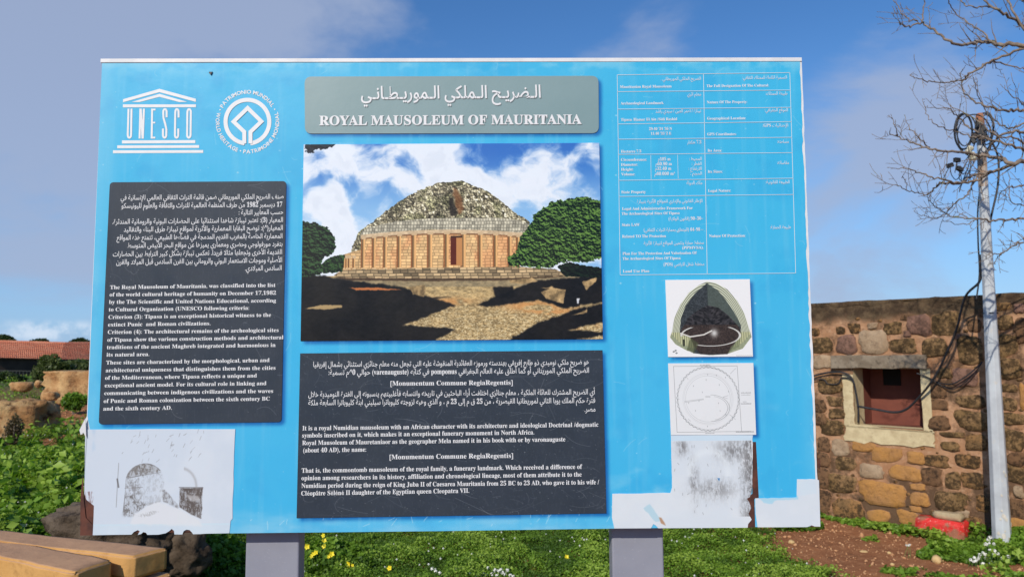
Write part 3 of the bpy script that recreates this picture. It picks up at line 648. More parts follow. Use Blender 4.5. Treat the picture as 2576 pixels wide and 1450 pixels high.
# ---- lettering
AR = {}
s_ = 0xFE80
for ch, n_ in zip('ءآأؤإئابةتثجحخدذرزسشصضطظعغ', [1, 2, 2, 2, 2, 4, 2, 4, 2, 4, 4, 4, 4, 4, 2, 2, 2, 2, 4, 4, 4, 4, 4, 4, 4, 4]): AR[ch] = (s_, n_); s_ += n_
for ch, n_ in zip('فقكلمنهوىي', [4, 4, 4, 4, 4, 4, 4, 2, 2, 4]): AR[ch] = (s_, n_); s_ += n_
LAM = {'آ': 0xFEF5, 'أ': 0xFEF7, 'إ': 0xFEF9, 'ا': 0xFEFB}
def shape(s):
    out = []; i = 0; prev = False
    while i < len(s):
        c = s[i]
        if c == 'ـ': out.append(c); i += 1; continue
        if c not in AR: out.append(c); prev = False; i += 1; continue
        nx_ = s[i+1] if i+1 < len(s) else ' '
        if c == 'ل' and nx_ in LAM: out.append(chr(LAM[nx_]+(1 if prev else 0))); prev = False; i += 2; continue
        b_, k = AR[c]; join = k == 4 and ((nx_ in AR and nx_ != 'ء') or nx_ == 'ـ')
        f = 0 if k == 1 else ((1 if prev else 0) if k == 2 else ((3 if join else 1) if prev else (2 if join else 0)))
        out.append(chr(b_+f)); prev = join; i += 1
    tt = ''.join(out)[::-1].translate({40: 41, 41: 40, 91: 93, 93: 91})
    return re.sub(r"[0-9A-Za-z.]*[0-9A-Za-z]", lambda m_: m_.group(0)[::-1], tt)
def bold(s):
    o = ''
    for c in s:
        if 'A' <= c <= 'Z': o += chr(0x1D400+ord(c)-65)
        elif 'a' <= c <= 'z': o += chr(0x1D41A+ord(c)-97)
        elif '0' <= c <= '9': o += chr(0x1D7CE+ord(c)-48)
        else: o += c
    return o
tcur = bpy.data.curves.new('type', 'FONT'); tob = bpy.data.objects.new('type', tcur); COL.objects.link(tob)
tcur.resolution_u = 3
def glyphs(s, off=0.0):
    tcur.body = s; tcur.offset = off; tcur.size = 1
    dg = bpy.context.evaluated_depsgraph_get(); dg.update(); ev = tob.evaluated_get(dg); me = ev.to_mesh()
    vs = [(v.co.x, v.co.y) for v in me.vertices]; fs = [tuple(p_.vertices) for p_ in me.polygons]; ev.to_mesh_clear(); return vs, fs
PXM = 1.538/FOC
def put_line(s, xl, yl, xr, yr, cap, parent, yf=.0032, m_=None, off=.004, dx=0, dy=0):
    vs, fs = glyphs(s, off)
    if not vs: return
    ax = min(v[0] for v in vs); bx = max(v[0] for v in vs)
    A = Vector(bp(xl+dx, yl+dy)); B = Vector(bp(xr+dx, yr+dy)); L = (B-A).length; e = (B-A)/L; nrm = Vector((-e.y, e.x))
    sx = L/(bx-ax); sy = cap*PXM/0.70
    V = []
    for x, y in vs:
        q_ = A+e*((x-ax)*sx)+nrm*(y*sy); V.append((q_.x, -yf, q_.y))
    return mesh('text_line', V, fs, m_ or M_text, parent)
def EN(s): return bold(s)
def ARB(s): return bold(shape(s))
def VIS(s): return ''.join(bold(shape(x)) if any(c in AR for c in x) else bold(x) for x in s.split('§'))

lcr = lambda x, y: (244.7+.2576*x, 695.5+.2576*y)
for s, a, b_, c, d in (("The Royal Mausoleum of Mauritania, was classified into the list", 132, 122, 1745, 100), ("of the world cultural heritage of humanity on December 17,1982", 128, 193, 1750, 175), ("by the The Scientific and United Nations Educational, according", 122, 265, 1750, 250), ("to Cultural Organization (UNESCO following criteria:", 120, 338, 1488, 322), ("Criterion (3): Tipasa is an exceptional historical witness to the", 117, 412, 1702, 390), ("extinct Punic  and Roman civilizations.", 113, 485, 1112, 472), ("Criterion (4): The architectural remains of the archeological sites", 110, 558, 1775, 538), ("of Tipasa show the various construction methods and architectural", 106, 633, 1822, 608), ("traditions of the ancient Maghreb integrated and harmonious in", 102, 705, 1745, 683), ("its natural area.", 98, 778, 515, 772), ("These sites are characterized by the morphological, urban and", 95, 855, 1687, 830), ("architectural uniqueness that distinguishes them from the cities", 90, 930, 1745, 905), ("of the Mediterranean, where Tipasa reflects a unique and", 84, 1003, 1563, 980), ("exceptional ancient model. For its cultural role in linking and", 80, 1077, 1656, 1055), ("communicating between indigenous civilizations and the waves", 76, 1152, 1722, 1130), ("of Punic and Roman colonization between the sixth century BC", 70, 1229, 1690, 1205), ("and the sixth century AD.", 66, 1303, 735, 1294)):
    put_line(EN(s), *lcr(a, b_), *lcr(c, d), 9.6, left_p)
lar = lambda x, y: (244.7+.1875*x, 450.8+.1875*y)
for s, a, b_, c, d in (('صنف الضريح الملكي الموريطاني ضمن قائمة التراث الثقافي العالمي للإنسانية في', 325, 280, 2505, 264), ('17 ديسمبر 1982 من طرف المنظمة العالمية للتراث والثقافة والعلوم لليونيسكو', 335, 388, 2488, 370), ('حسب المعايير التالية :', 1905, 478, 2500, 470), ('المعيار (3): تعتبر تيبازة شاهدا استثنائيا على الحضارات البونية والرومانية المندثرة.', 215, 602, 2497, 575), ('المعيار(4): توضح البقايا المعمارية والأثرية لمواقع تيبازة طرق البناء والتقاليد', 365, 706, 2495, 682), ('المعمارية الخاصة بالمغرب القديم المدمجة في فضاءها الطبيعي، تتمتع هذه المواقع', 270, 815, 2490, 792), ('بتفرد مورفولوجي وحضري ومعماري يميزها عن مواقع البحر الأبيض المتوسط', 415, 920, 2490, 897), ('القديمة الأخرى وتجعلها مثالا فريدا. تعكس تيبازة بشكل كبير الترابط بين الحضارات', 220, 1035, 2485, 1005), ('الأصلية وموجات الاستعمار البوني والروماني بين القرن السادس قبل الميلاد والقرن', 265, 1142, 2485, 1112), ('السادس الميلادي.', 1990, 1226, 2480, 1218)):
    put_line(ARB(s), *lar(a, b_), *lar(c, d), 12.5, left_p, off=.006)
mar = lambda x, y: (740.6+.3125*x, 869.4+.3125*y)
for s, a, b_, c, d in (('هو ضريح ملكي نوميدي ذو طابع إفريقي بهندسته ورموزه العقائدية المنقوشة عليه التي تجعل منه معلم جنائزي استثنائي بشمال إفريقيا', 155, 168, 2370, 148), ('الضريح الملكي الموريتاني أو كما أطلق عليه العالم الجغرافي pomponus في كتابه (varenauguste) حوالي 40م تسمية:', 278, 232, 2370, 214), ('أي الضريح المشترك للعائلة الملكية ، معلم جنائزي اختلفت أراء الباحثين في تاريخه وانتسابه فأغلبيتهم ينسبونه إلى الفترة النوميدية خلال', 115, 408, 2418, 387), ('فترة حكم الملك يوبا الثاني لموريطانيا القيصرية ، من 25 ق م إلى 23 م ، و الذي وهبه لزوجته كليوباترا سيليني ابنة كليوباترا السابعة ملكة', 115, 475, 2420, 455), ('مصر.', 2335, 527, 2422, 525)):
    put_line(ARB(s), *mar(a, b_), *mar(c, d), 12.8, mid_p, off=.006)
put_line(EN('[Monumentum Commune RegiaRegentis]'), *mar(775, 318), *mar(1757, 310), 11.5, mid_p)
men = lambda x, y: (740.6+.3125*x, 1043.3+.3125*y)
for s, a, b_, c, d in (("It is a royal Numidian mausoleum with an African character with its architecture and ideological Doctrinal /dogmatic", 68, 120, 2446, 90), ("symbols inscribed on it, which makes it an exceptional funerary monument in North Africa.", 66, 178, 1930, 152), ("Royal Mausoleum of Mauretaniaor as the geographer Mela named it in his book with or by varonauguste", 66, 238, 2180, 208), ("(about 40 AD), the name:", 74, 297, 580, 290), ("[Monumentum Commune RegiaRegentis]", 768, 352, 1760, 340), ("That is, the commontomb mausoleum of the royal family, a funerary landmark. Which received a difference of", 62, 460, 2316, 428), ("opinion among researchers in its history, affiliation and chronological lineage, most of them attribute it to the", 60, 520, 2311, 490), ("Numidian period during the reign of King Juba II of Caesarea Mauritania from 25 BC to 23 AD, who gave it to his wife /", 60, 582, 2452, 552), ("Cléopâtre Séléné II daughter of the Egyptian queen Cleopatra VII.", 58, 643, 1408, 620)):
    put_line(EN(s), *men(a, b_), *men(c, d), 11.5 if s[0] == '[' else 11.0, mid_p)
tit = lambda x, y: (740.6+.4885*x, 161+.4885*y)
for m_, yf, dx in ((M_shadow, .0034, 1.7), (M_text, .0040, 0)):
    put_line(ARB('الـضريـح الـملكي الـموريـطـانـي'), *tit(345, 184), *tit(1268, 176), 33, title, yf, m_, .013, dx, dx)
    put_line(EN('ROYAL MAUSOLEUM OF MAURITANIA'), *tit(130, 318), *tit(1478, 311), 25, title, yf, m_, .012, dx, dx)
# table
tb = lambda x, y: (1513.4+.3775*x, 161+.3775*y)
M_line = mat('white_rule', (.60, .68, .72), .5)
grid = empty('data_table', (0, 0, 0)); grid.parent = board
def rule(x0, y0, x1, y1, w=3.0):
    A = Vector(tb(x0, y0)); B = Vector(tb(x1, y1)); e = (B-A).normalized()*w*.3775/2; nn = Vector((-e.y, e.x))
    plate('rule', [tuple(A-e+nn), tuple(B+e+nn), tuple(B+e-nn), tuple(A-e-nn)], .0022, .0006, M_line, grid)
rule(103, 75, 123, 1405); rule(1252, 60, 1291, 1392); rule(677, 68, 702, 1393)
for i, (a, b_) in enumerate(((75, 60), (187, 176), (303, 291), (402, 386), (503, 490), (604, 592), (776, 762), (883, 870), (1405, 1392))):
    f_y = (a-75)/1330; rule(103+20*f_y, a, 1252+39*f_y, b_)
rule(326, 610, 329, 768, 2); rule(505, 608, 509, 764, 2)
TB = [(1, 'الضريح الملكي الموريطاني .', 393, 661, 110), (0, 'Mauritanian Royal Mausoleum', 122, 465, 161), (1, 'التسمية الكاملة للممتلك الثقافي:', 937, 1233, 102), (0, 'The Full Designation Of The Cultural:', 698, 1112, 155), (1, 'معلم اثري', 570, 661, 214), (0, 'Archaeological Landmark', 126, 412, 271), (1, 'طبيعة الممتلك:', 1092, 1236, 208), (0, 'Nature Of The Property:', 700, 968, 264), (1, 'تيبازة / احمر العين / سيدي راشد', 358, 662, 325), (0, 'Tipasa /Hamar El Ain /Sidi Rashid', 128, 502, 379), (1, 'الموقع الجغرافي:', 1085, 1239, 318), (0, 'Geographical Location:', 702, 959, 372), (0, "29.40 '34 '36 N", 315, 468, 442), (0, "11.40 '33 '2 E", 327, 463, 473), (1, 'الإحداثيات GPS:', 1072, 1241, 420), (0, 'GPS Coordinates:', 703, 896, 477), (1, '7.3 هكتار', 568, 663, 532), (0, 'Hectares 7.3', 128, 263, 592), (1, 'مساحته:', 1168, 1245, 528), (0, 'Its Area:', 705, 800, 586), (0, 'Circumference:', 128, 300, 647), (0, 'Diameter:', 128, 240, 680), (0, 'Height:', 129, 211, 712), (0, 'Volume:', 130, 222, 744), (2, 'م§185 m', 375, 458, 645), (2, 'م§60.90 m', 358, 467, 677), (2, 'م§32.40 m', 355, 463, 708), (2, "م§80.000 m³", 352, 487, 742), (1, 'المحيط :', 582, 665, 643), (1, 'القطر :', 600, 665, 675), (1, 'الارتفاع :', 578, 666, 708), (1, 'الحجم :', 590, 667, 740), (1, 'مقاساته:', 1168, 1247, 668), (0, 'Its Sizes:', 706, 804, 726), (1, 'ملك الدولة', 565, 669, 803), (0, 'State Property', 131, 293, 862), (1, 'الطبيعة القانونية:', 1092, 1250, 797), (0, 'Legal Nature:', 708, 860, 853), (1, 'الإطار القانوني والإداري للمواقع الأثرية بتيبازة', 235, 670, 924), (0, 'Legal And Administrative Framework For', 136, 606, 971), (0, 'The Archaeological Sites Of Tipasa', 133, 519, 1004), (2, '(§قانون الولاية§) 90–30–', 445, 676, 1040), (0, 'State LAW', 135, 253, 1080), (2, '(§المتعلق بحماية التراث الثقافي§) 04–98 –', 280, 675, 1114), (0, 'Related TO The Protection', 136, 428, 1156), (1, 'مخطط حماية وتثمين المواقع لتيبازة الأثرية', 280, 679, 1202), (0, '(PPMVSA).', 536, 679, 1232), (0, 'Plan For The Protection And Valorization Of', 139, 633, 1269), (0, 'The Archaeological Sites Of Tipasa', 139, 525, 1303), (2, '(POS) §مخطط شغل الاراضي', 412, 682, 1343), (0, 'Land Use Plan', 141, 317, 1388), (1, 'طبيعة الحماية:', 1122, 1259, 1097), (0, 'Nature Of Protection:', 715, 957, 1153)]
for k, s, xa, xb, yb in TB:
    dy = (xb-xa)*.006
    put_line((EN, ARB, VIS)[k](s), *tb(xa, yb+dy), *tb(xb, yb-dy), 7.2 if k == 0 else 8.6, grid, yf=.0021, off=.004 if k == 0 else .0)

# emblems
em = lambda x, y: (225.4+.22207*x, 128.8+.22207*y)
def shapes2d(name, polys, parent, cls=None):
    V, F_ = [], []
    for pl in polys:
        pts = [bp(*em(*q_)) for q_ in pl]; a2 = sum(pts[i][0]*pts[(i+1) % len(pts)][1]-pts[(i+1) % len(pts)][0]*pts[i][1] for i in range(len(pts)))
        if a2 < 0: pts = pts[::-1]
        b0_ = len(V); yy = -.0019-.00001*len(F_); V += [(x, yy, z) for x, z in pts]; F_.append(tuple(range(b0_, len(V))))
    return mesh(name, V, F_, M_text, parent)
def stroke(P_, w, closed=False):
    """mitred centre-line stroke -> quads"""
    P_ = [Vector(q_) for q_ in P_]; n_ = len(P_); L_, R_ = [], []
    for i in range(n_):
        a = P_[i-1] if (i or closed) else None; c = P_[(i+1) % n_] if (i < n_-1 or closed) else None
        d1 = (P_[i]-a).normalized() if a is not None else None; d2 = (c-P_[i]).normalized() if c is not None else None
        d1 = d1 or d2; d2 = d2 or d1; td = (d1+d2).normalized(); nn = Vector((-td.y, td.x)); k = w/2/max(.35, nn.dot(Vector((-d1.y, d1.x))))
        L_.append(P_[i]+nn*k); R_.append(P_[i]-nn*k)
    out = []
    for i in range(n_-(0 if closed else 1)):
        j = (i+1) % n_; out.append([L_[i], L_[j], R_[j], R_[i]])
    return out
def arc(cx_, cy_, r_, a0, a1, n_=10, ry=None):
    return [(cx_+r_*math.cos(R(a0+(a1-a0)*i/n_)), cy_-(ry or r_)*math.sin(R(a0+(a1-a0)*i/n_))) for i in range(n_+1)]
temple = empty('temple_emblem', (0, 0, 0)); temple.parent = board; temple['label'] = 'white temple emblem spelling UNESCO'
shapes2d('pediment', [[(384, 548), (796, 430), (796, 468), (384, 582)], [(796, 430), (1208, 543), (1208, 578), (796, 468)], [(480, 580), (796, 487), (796, 521), (570, 580)], [(796, 487), (1110, 578), (1020, 580), (796, 521)]], temple)
shapes2d('architrave', [[(383, 606), (1209, 606), (1209, 638), (383, 640)]], temple)
for a, b_, c, d in ((372, 1201, 1012, 1048), (318, 1245, 1068, 1102), (270, 1291, 1124, 1158)):
    shapes2d('step', [[(a, c+1), (b_, c-2), (b_, d-4), (a, d)]], temple)
w_ = 22
def lt(P_, closed=False): return stroke(P_, w_, closed)
U = lt([(446, 655), (437, 950)]+[(437+19-19*math.cos(R(a)), 955+28*math.sin(R(a))) for a in (30, 60, 90, 120, 150)]+[(475, 950), (480, 655)])
N_ = lt([(580, 655), (571, 993)])+lt([(620, 655), (608, 993)])+stroke([(584, 655), (606, 993)], 24)
E_ = lt([(713, 655), (708, 993)])+stroke([(713, 665), (751, 665)], 20)+stroke([(710, 812), (748, 812)], 18)+stroke([(708, 982), (749, 982)], 20)
S_ = lt([(877, 752), (877, 690)]+[(858+19*math.cos(R(a)), 688-28*math.sin(R(a))) for a in (20, 60, 90, 120, 160)]+[(839, 700), (842, 760), (862, 830), (875, 890), (873, 950)]+[(855+19*math.cos(R(a)), 955+28*math.sin(R(a))) for a in (20, 60, 90, 120, 160)]+[(836, 950), (836, 880)])
C_ = lt([(1012, 755), (1012, 690)]+[(994+18*math.cos(R(a)), 688-28*math.sin(R(a))) for a in (20, 60, 90, 120, 160)]+[(975, 700), (971, 950)]+[(990-19*math.cos(R(a)), 955+28*math.sin(R(a))) for a in (20, 60, 90, 120, 160)]+[(1009, 950), (1009, 880)])
O_ = lt([(1112, 700)]+[(1132-19*math.cos(R(a)), 688-28*math.sin(R(a))) for a in (20, 60, 90, 120, 160)]+[(1151, 700), (1148, 950)]+[(1128+19*math.cos(R(a)), 955+28*math.sin(R(a))) for a in (20, 60, 90, 120, 160)]+[(1109, 950)], True)
for nm, L_ in (('letter', U), ('letter', N_), ('letter', E_), ('letter', S_), ('letter', C_), ('letter', O_)): shapes2d(nm, L_, temple)
herit = empty('heritage_emblem', (0, 0, 0)); herit.parent = board; herit['label'] = 'white round heritage emblem with a square inside a ring'
cxx, cyy = 1792, 802
path = [(1757, 1048), (1757, 918), (1636, 802), (1795, 648), (1950, 800), (1827, 918), (1827, 1048)]
rarc = arc(cxx, cyy, 247, 277.5, 622.5, 64)
shapes2d('ring', stroke(rarc, 46)+stroke(path, 44), herit)
def arc_text(s, a0, a1, out, rr, cap):
    gl = []; 
    for ch in s:
        if ch == ' ': gl.append((None, None, .28)); continue
        vs, fs = glyphs(ch, .022); mx = max(v[0] for v in vs); mn = min(v[0] for v in vs); gl.append(([(v[0]-mn, v[1]) for v in vs], fs, mx-mn+.09))
    tot = sum(g_[2] for g_ in gl)-.09; k = R(a1-a0)*rr/tot; k_ = abs(k); pos = 0; V, F_ = [], []
    for vs, fs, ad in gl:
        if vs is not None:
            b0_ = len(V)
            for x, y in vs:
                th_ = R(a0)+(1 if a1 > a0 else -1)*(pos+x)*k_/rr
                tm = R(a0)+(1 if a1 > a0 else -1)*(pos+(ad-.09)/2)*k_/rr
                yy = y/.70*cap; rad2 = rr-cap/2+yy if out else rr+cap/2-yy
                px_ = cxx+rad2*math.cos(th_); py_ = cyy-rad2*math.sin(th_)
                q_ = bp(*em(px_, py_)); V.append((q_[0], -.0020, q_[1]))
            F_ += [tuple(b0_+i for i in f) for f in fs]
        pos += ad
    mesh('text_line', V, F_, M_text, herit)
arc_text('PATRIMONIO MUNDIAL', 151, 31, True, 338, 42)
arc_text('WORLD HERITAGE', 162, 251, False, 338, 42)
arc_text('PATRIMOINE MONDIAL', 262, 378, False, 338, 42)
for a in (156.5, 24.5, 256.5):
    x_, y_ = cxx+338*math.cos(R(a)), cyy-338*math.sin(R(a)); shapes2d('dot', [arc(x_, y_, 8, 0, 330, 11)], herit)
bpy.data.objects.remove(tob)
# ---- end of board

# ================================================================== STONE BUILDING ON THE RIGHT
wall_rz = math.atan2(WU.y, WU.x)
hut = empty('stone_building', P1, wall_rz, 'low rubble stone building with a small square window, behind the grey pole', 'building')
def wp(px, py):
    """photo point -> (s along wall, z) on the wall face"""
    d = ray(px, py); o = Vector((0, 0, EYE)); k = (P1-o).dot(WN)/d.dot(WN); p_ = o+d*k
    return ((p_-P1).dot(WU), p_.z)
cw = lambda x, y: wp(1996.4+x*.5116, 708.4+y*.5116)
S0, S1 = -3.2, 5.5
tl = wp(2040, 763); tr = wp(2575, 736)
def topz(s_): return tl[1]+(tr[1]-tl[1])*(s_-tl[0])/(tr[0]-tl[0])
n0 = cw(290, 425); n1_ = cw(622, 425); n2_ = cw(318, 706)
NX0, NX1, NZ0, NZ1, ND = n0[0], n1_[0], n2_[1], n0[1], .40
M_mortar = bpy.data.materials.new('earth_mortar'); M_mortar.use_nodes = True; q = NT(M_mortar.node_tree); b = M_mortar.node_tree.nodes['Principled BSDF']
vec = q.n('ShaderNodeTexCoord').outputs['Object']
c = q.mix(q.ramp(q.noise(vec, 3, 6, .6), .35, .65), (.36, .185, .095), (.47, .27, .155))
c = q.mix(q.math('MULTIPLY', q.ramp(q.noise(vec, 24, 5, .7), .5, .7), .5), c, (.58, .38, .24))
sp_ = q.n('ShaderNodeSeparateXYZ', {0: vec})
xx, zz = sp_.outputs[0], sp_.outputs[2]
lich = q.mix(q.ramp(q.noise(vec, 9, 6, .7), .4, .65), (.035, .026, .018), (.12, .085, .05))
topband = q.ramp(q.math('ADD', zz, q.math('MULTIPLY', q.noise(vec, 4.5, 5, .7), .22)), tl[1]-.13, tl[1]-.02)
lich2 = q.ramp(q.math('ADD', q.noise(vec, 2.1, 6, .72), q.math('MULTIPLY', q.ramp(zz, .1, .75, 1, 0), .07)), .47, .60)
c = q.mix(q.math('MULTIPLY', lich2, .85), c, (.075, .048, .03))
c = q.mix(q.math('MULTIPLY', topband, .93), c, lich)
q.set(b.inputs['Base Color'], c); b.inputs['Roughness'].default_value = .95; b.inputs['Specular IOR Level'].default_value = .1
q.set(b.inputs['Normal'], q.n('ShaderNodeBump', {'Distance': .02, 'Strength': 1, 'Height': q.noise(vec, 16, 9, .72)}))
# wall body: front with a hole, closed box behind
V, F_ = [], []
def qd(*pts):
    b0_ = len(V); V.extend(pts); F_.append(tuple(range(b0_, b0_+len(pts))))
DP = 3.4
def T_(x): return topz(x)
qd((S0, 0, -.4), (NX0, 0, -.4), (NX0, 0, T_(NX0)), (S0, 0, T_(S0)))
qd((NX1, 0, -.4), (S1, 0, -.4), (S1, 0, T_(S1)), (NX1, 0, T_(NX1)))
qd((NX0, 0, -.4), (NX1, 0, -.4), (NX1, 0, NZ0), (NX0, 0, NZ0))
qd((NX0, 0, NZ1), (NX1, 0, NZ1), (NX1, 0, T_(NX1)), (NX0, 0, T_(NX0)))
qd((S0, DP, -.4), (S0, 0, -.4), (S0, 0, T_(S0)), (S0, DP, T_(S0))); qd((S1, 0, -.4), (S1, DP, -.4), (S1, DP, T_(S1)), (S1, 0, T_(S1)))
qd((S1, DP, -.4), (S0, DP, -.4), (S0, DP, T_(S0)), (S1, DP, T_(S1)))
qd((S0, 0, T_(S0)), (NX0, 0, T_(NX0)), (NX1, 0, T_(NX1)), (S1, 0, T_(S1)), (S1, DP, T_(S1)), (S0, DP, T_(S0)))
wall = mesh('wall', V, F_, M_mortar, hut)
# uneven weathered top course
V, F_ = [], []
n_ = 90
for i in range(n_+1):
    s_ = S0+(S1-S0)*i/n_; zt = T_(s_)+random.uniform(-.008, .010); zb = T_(s_)-.03-random.uniform(0, .03); pr = -.004-random.uniform(0, .007)
    V += [(s_, pr+.004, zb), (s_, pr, zb+.02), (s_, pr, zt-.012), (s_, pr+.02, zt), (s_, .4, zt)]
for i in range(n_):
    for k in range(4): F_.append((i*5+k, (i+1)*5+k, (i+1)*5+k+1, i*5+k+1))
mesh('coping', V, F_, M_mortar, hut, smooth=True)
# niche
M_niche = mat('red_brown_plaster', (.185, .056, .036), .85, (.15, .044, .03), 6, .002, 60)
M_cream = mat('cream_plaster', (.60, .50, .30), .85, (.48, .38, .22), 9, .004, 40, speck=(30, .55, .7, (.34, .24, .14), .5))
M_conc = mat('weathered_concrete', (.27, .22, .16), .9, (.17, .13, .09), 9, .004, 40, speck=(26, .55, .68, (.05, .04, .03), .7))
M_hole = mat('hole_shade_black', (.01, .009, .008), .9)  # black plate colour stands for the shade inside the hole
nb = mesh('niche', [(NX0, 0, NZ0), (NX1, 0, NZ0), (NX1, 0, NZ1), (NX0, 0, NZ1), (NX0, ND, NZ0), (NX1, ND, NZ0), (NX1, ND, NZ1), (NX0, ND, NZ1)],
     [(4, 5, 6, 7), (0, 1, 5, 4), (3, 7, 6, 2), (0, 4, 7, 3), (1, 2, 6, 5)], M_niche, hut)
v_, f_ = box(NX0+.13, NX0+.29, ND-.012, ND-.004, NZ1-.17, NZ1-.01); mesh('vent_opening', v_, f_, M_hole, nb)
def irregular(name, x0, x1, z0, z1, pr, m_, seed, parent, depth=.05, amp=.012, n_=9):
    rr = random.Random(seed); o = []
    for (a, b_) in (((x0, z0), (x1, z0)), ((x1, z0), (x1, z1)), ((x1, z1), (x0, z1)), ((x0, z1), (x0, z0))):
        for i in range(n_):
            u = i/n_; o.append((a[0]+(b_[0]-a[0])*u+rr.uniform(-amp, amp), a[1]+(b_[1]-a[1])*u+rr.uniform(-amp, amp)))
    V = [(x, -pr+depth, z) for x, z in o]+[(x, -pr, z) for x, z in o]; k = len(o)
    F_ = [tuple(range(k, 2*k))]+[(i, (i+1) % k, (i+1) % k+k, i+k) for i in range(k)]
    ob = mesh(name, V, F_, m_, parent); addbevel(ob, .008, 2); return ob
fw0 = cw(243, 500)[0]; fw1 = cw(674, 500)[0]; fz0 = cw(450, 795)[1]
irregular('window_surround', fw0, NX0, NZ0-.005, cw(250, 455)[1], .012, M_cream, 1, hut, amp=.005)['label'] = 'cream plaster band left of the window'
irregular('window_surround', NX1, fw1, NZ0-.005, cw(640, 430)[1], .012, M_cream, 2, hut, amp=.006)['label'] = 'cream plaster band right of the window'
irregular('window_surround', fw0, fw1, fz0, NZ0-.006, .014, M_cream, 3, hut, amp=.018)['label'] = 'cream plaster band under the window'
mesh('reveal_plaster', [(NX0+.003, 0, NZ0), (NX0+.003, .22, NZ0), (NX0+.003, .22, NZ1), (NX0+.003, 0, NZ1)], [(0, 1, 2, 3)], M_cream, nb)
mesh('sill_plaster', [(NX0, -.008, NZ0+.004), (NX1, -.008, NZ0+.004), (NX1, .16, NZ0+.004), (NX0, .16, NZ0+.004)], [(0, 1, 2, 3)], M_cream, nb)
lx0, lz1 = cw(190, 360); lx1 = cw(656, 360)[0]; lz0 = cw(400, 424)[1]
irregular('lintel', lx0, lx1, lz0, lz1, .045, M_conc, 4, hut, .09, .006)
# stones
def stone_mat(name, a, b_, dirt, amt, lo=.45, hi=.62):
    mm = bpy.data.materials.new(name); mm.use_nodes = True; q = NT(mm.node_tree); bb_ = mm.node_tree.nodes['Principled BSDF']
    vec = q.n('ShaderNodeTexCoord').outputs['Object']; oi = q.n('ShaderNodeObjectInfo').outputs['Random']
    vv = q.n('ShaderNodeVectorMath', {0: vec, 1: q.n('ShaderNodeCombineXYZ', {0: q.math('MULTIPLY', oi, 37.0)}).outputs[0]}, operation='ADD').outputs[0]
    c = q.mix(q.ramp(q.noise(vv, 7, 6, .62), .35, .65), (*a, 1), (*b_, 1))
    c = q.mix(q.math('MULTIPLY', q.ramp(q.math('ADD', q.noise(vv, 24, 8, .8), q.math('MULTIPLY', q.noise(vv, 4, 2), .25)), lo+.12, hi+.12), amt), c, (*dirt, 1))
    c = q.mix(q.math('MULTIPLY', q.ramp(oi, 0, 1), .25), c, q.mix(1.0, c, (.75, .72, .7, 1), 'MULTIPLY'))
    rim = q.n('ShaderNodeAttribute', attribute_name='rim').outputs['Fac']
    c = q.mix(q.ramp(q.math('ADD', rim, q.math('MULTIPLY', q.math('SUBTRACT', q.noise(vv, 13, 6, .7), .5), 1.9)), .72, .92), c, q.mix(q.ramp(q.noise(vv, 20, 5, .7), .4, .65), (.34, .175, .092, 1), (.46, .27, .16, 1)))
    q.set(bb_.inputs['Base Color'], c); bb_.inputs['Roughness'].default_value = .95; bb_.inputs['Specular IOR Level'].default_value = .1
    q.set(bb_.inputs['Normal'], q.n('ShaderNodeBump', {'Distance': .026, 'Strength': 1, 'Height': q.noise(vv, 26, 9, .8)}))
    return mm
SM = {'d': stone_mat('dark_lichen_stone', (.27, .165, .07), (.38, .23, .11), (.034, .024, .015), .82, .41, .57),
      'b': stone_mat('brown_stained_stone', (.26, .145, .075), (.20, .11, .06), (.04, .028, .02), .85),
      'o': stone_mat('orange_sandstone', (.56, .28, .085), (.48, .25, .10), (.24, .12, .05), .6, .5, .66),
      'x': stone_mat('half_stained_sandstone', (.42, .22, .085), (.25, .15, .07), (.045, .032, .02), .9, .42, .58),
      'p': stone_mat('pinkish_stone', (.32, .18, .13), (.25, .14, .10), (.10, .06, .045), .8, .42, .6),
      't': stone_mat('pale_stone', (.52, .38, .25), (.42, .29, .18), (.2, .13, .08), .6, .5, .65)}
def stone(cx_, cz_, w, h, kind, seed, ang=0.0):
    rr = random.Random(seed); k = 18; out = []; e = rr.uniform(3.0, 8.0); ph = rr.uniform(0, 6.28); 
    for i in range(k):
        a = 2*math.pi*i/k; ca, sa = math.cos(a), math.sin(a)
        r_ = (abs(ca)**e+abs(sa)**e)**(-1/e)*(1+.06*math.sin(2*a+ph)+.06*math.sin(3*a+ph*2)+rr.uniform(-.09, .07))
        x, z = ca*r_*w/2, sa*r_*h/2; out.append((x*math.cos(ang)-z*math.sin(ang), x*math.sin(ang)+z*math.cos(ang)))
    pr = rr.uniform(.008, .022); V = []
    for sc_, y in ((1.03, .02), (1.0, -.002), (.93, -pr*.85), (.6, -pr)):
        V += [(x*sc_, y+(rr.uniform(-.004, .004) if sc_ < 1 else 0), z*sc_) for x, z in out]
    V.append((0, -pr-rr.uniform(-.004, .008), 0)); F_ = []
    for r_ in range(3):
        for i in range(k): j = (i+1) % k; F_.append((r_*k+i, r_*k+j, (r_+1)*k+j, (r_+1)*k+i))
    for i in range(k): F_.append((3*k+i, 3*k+(i+1) % k, 4*k))
    o = mesh('stone', V, F_, SM[kind], wall, smooth=True, loc=(cx_, 0, cz_))
    a_ = o.data.attributes.new('rim', 'FLOAT', 'POINT'); a_.data.foreach_set('value', [1.0]*k+[.95]*k+[.5]*k+[.05]*k+[0.0]); return o
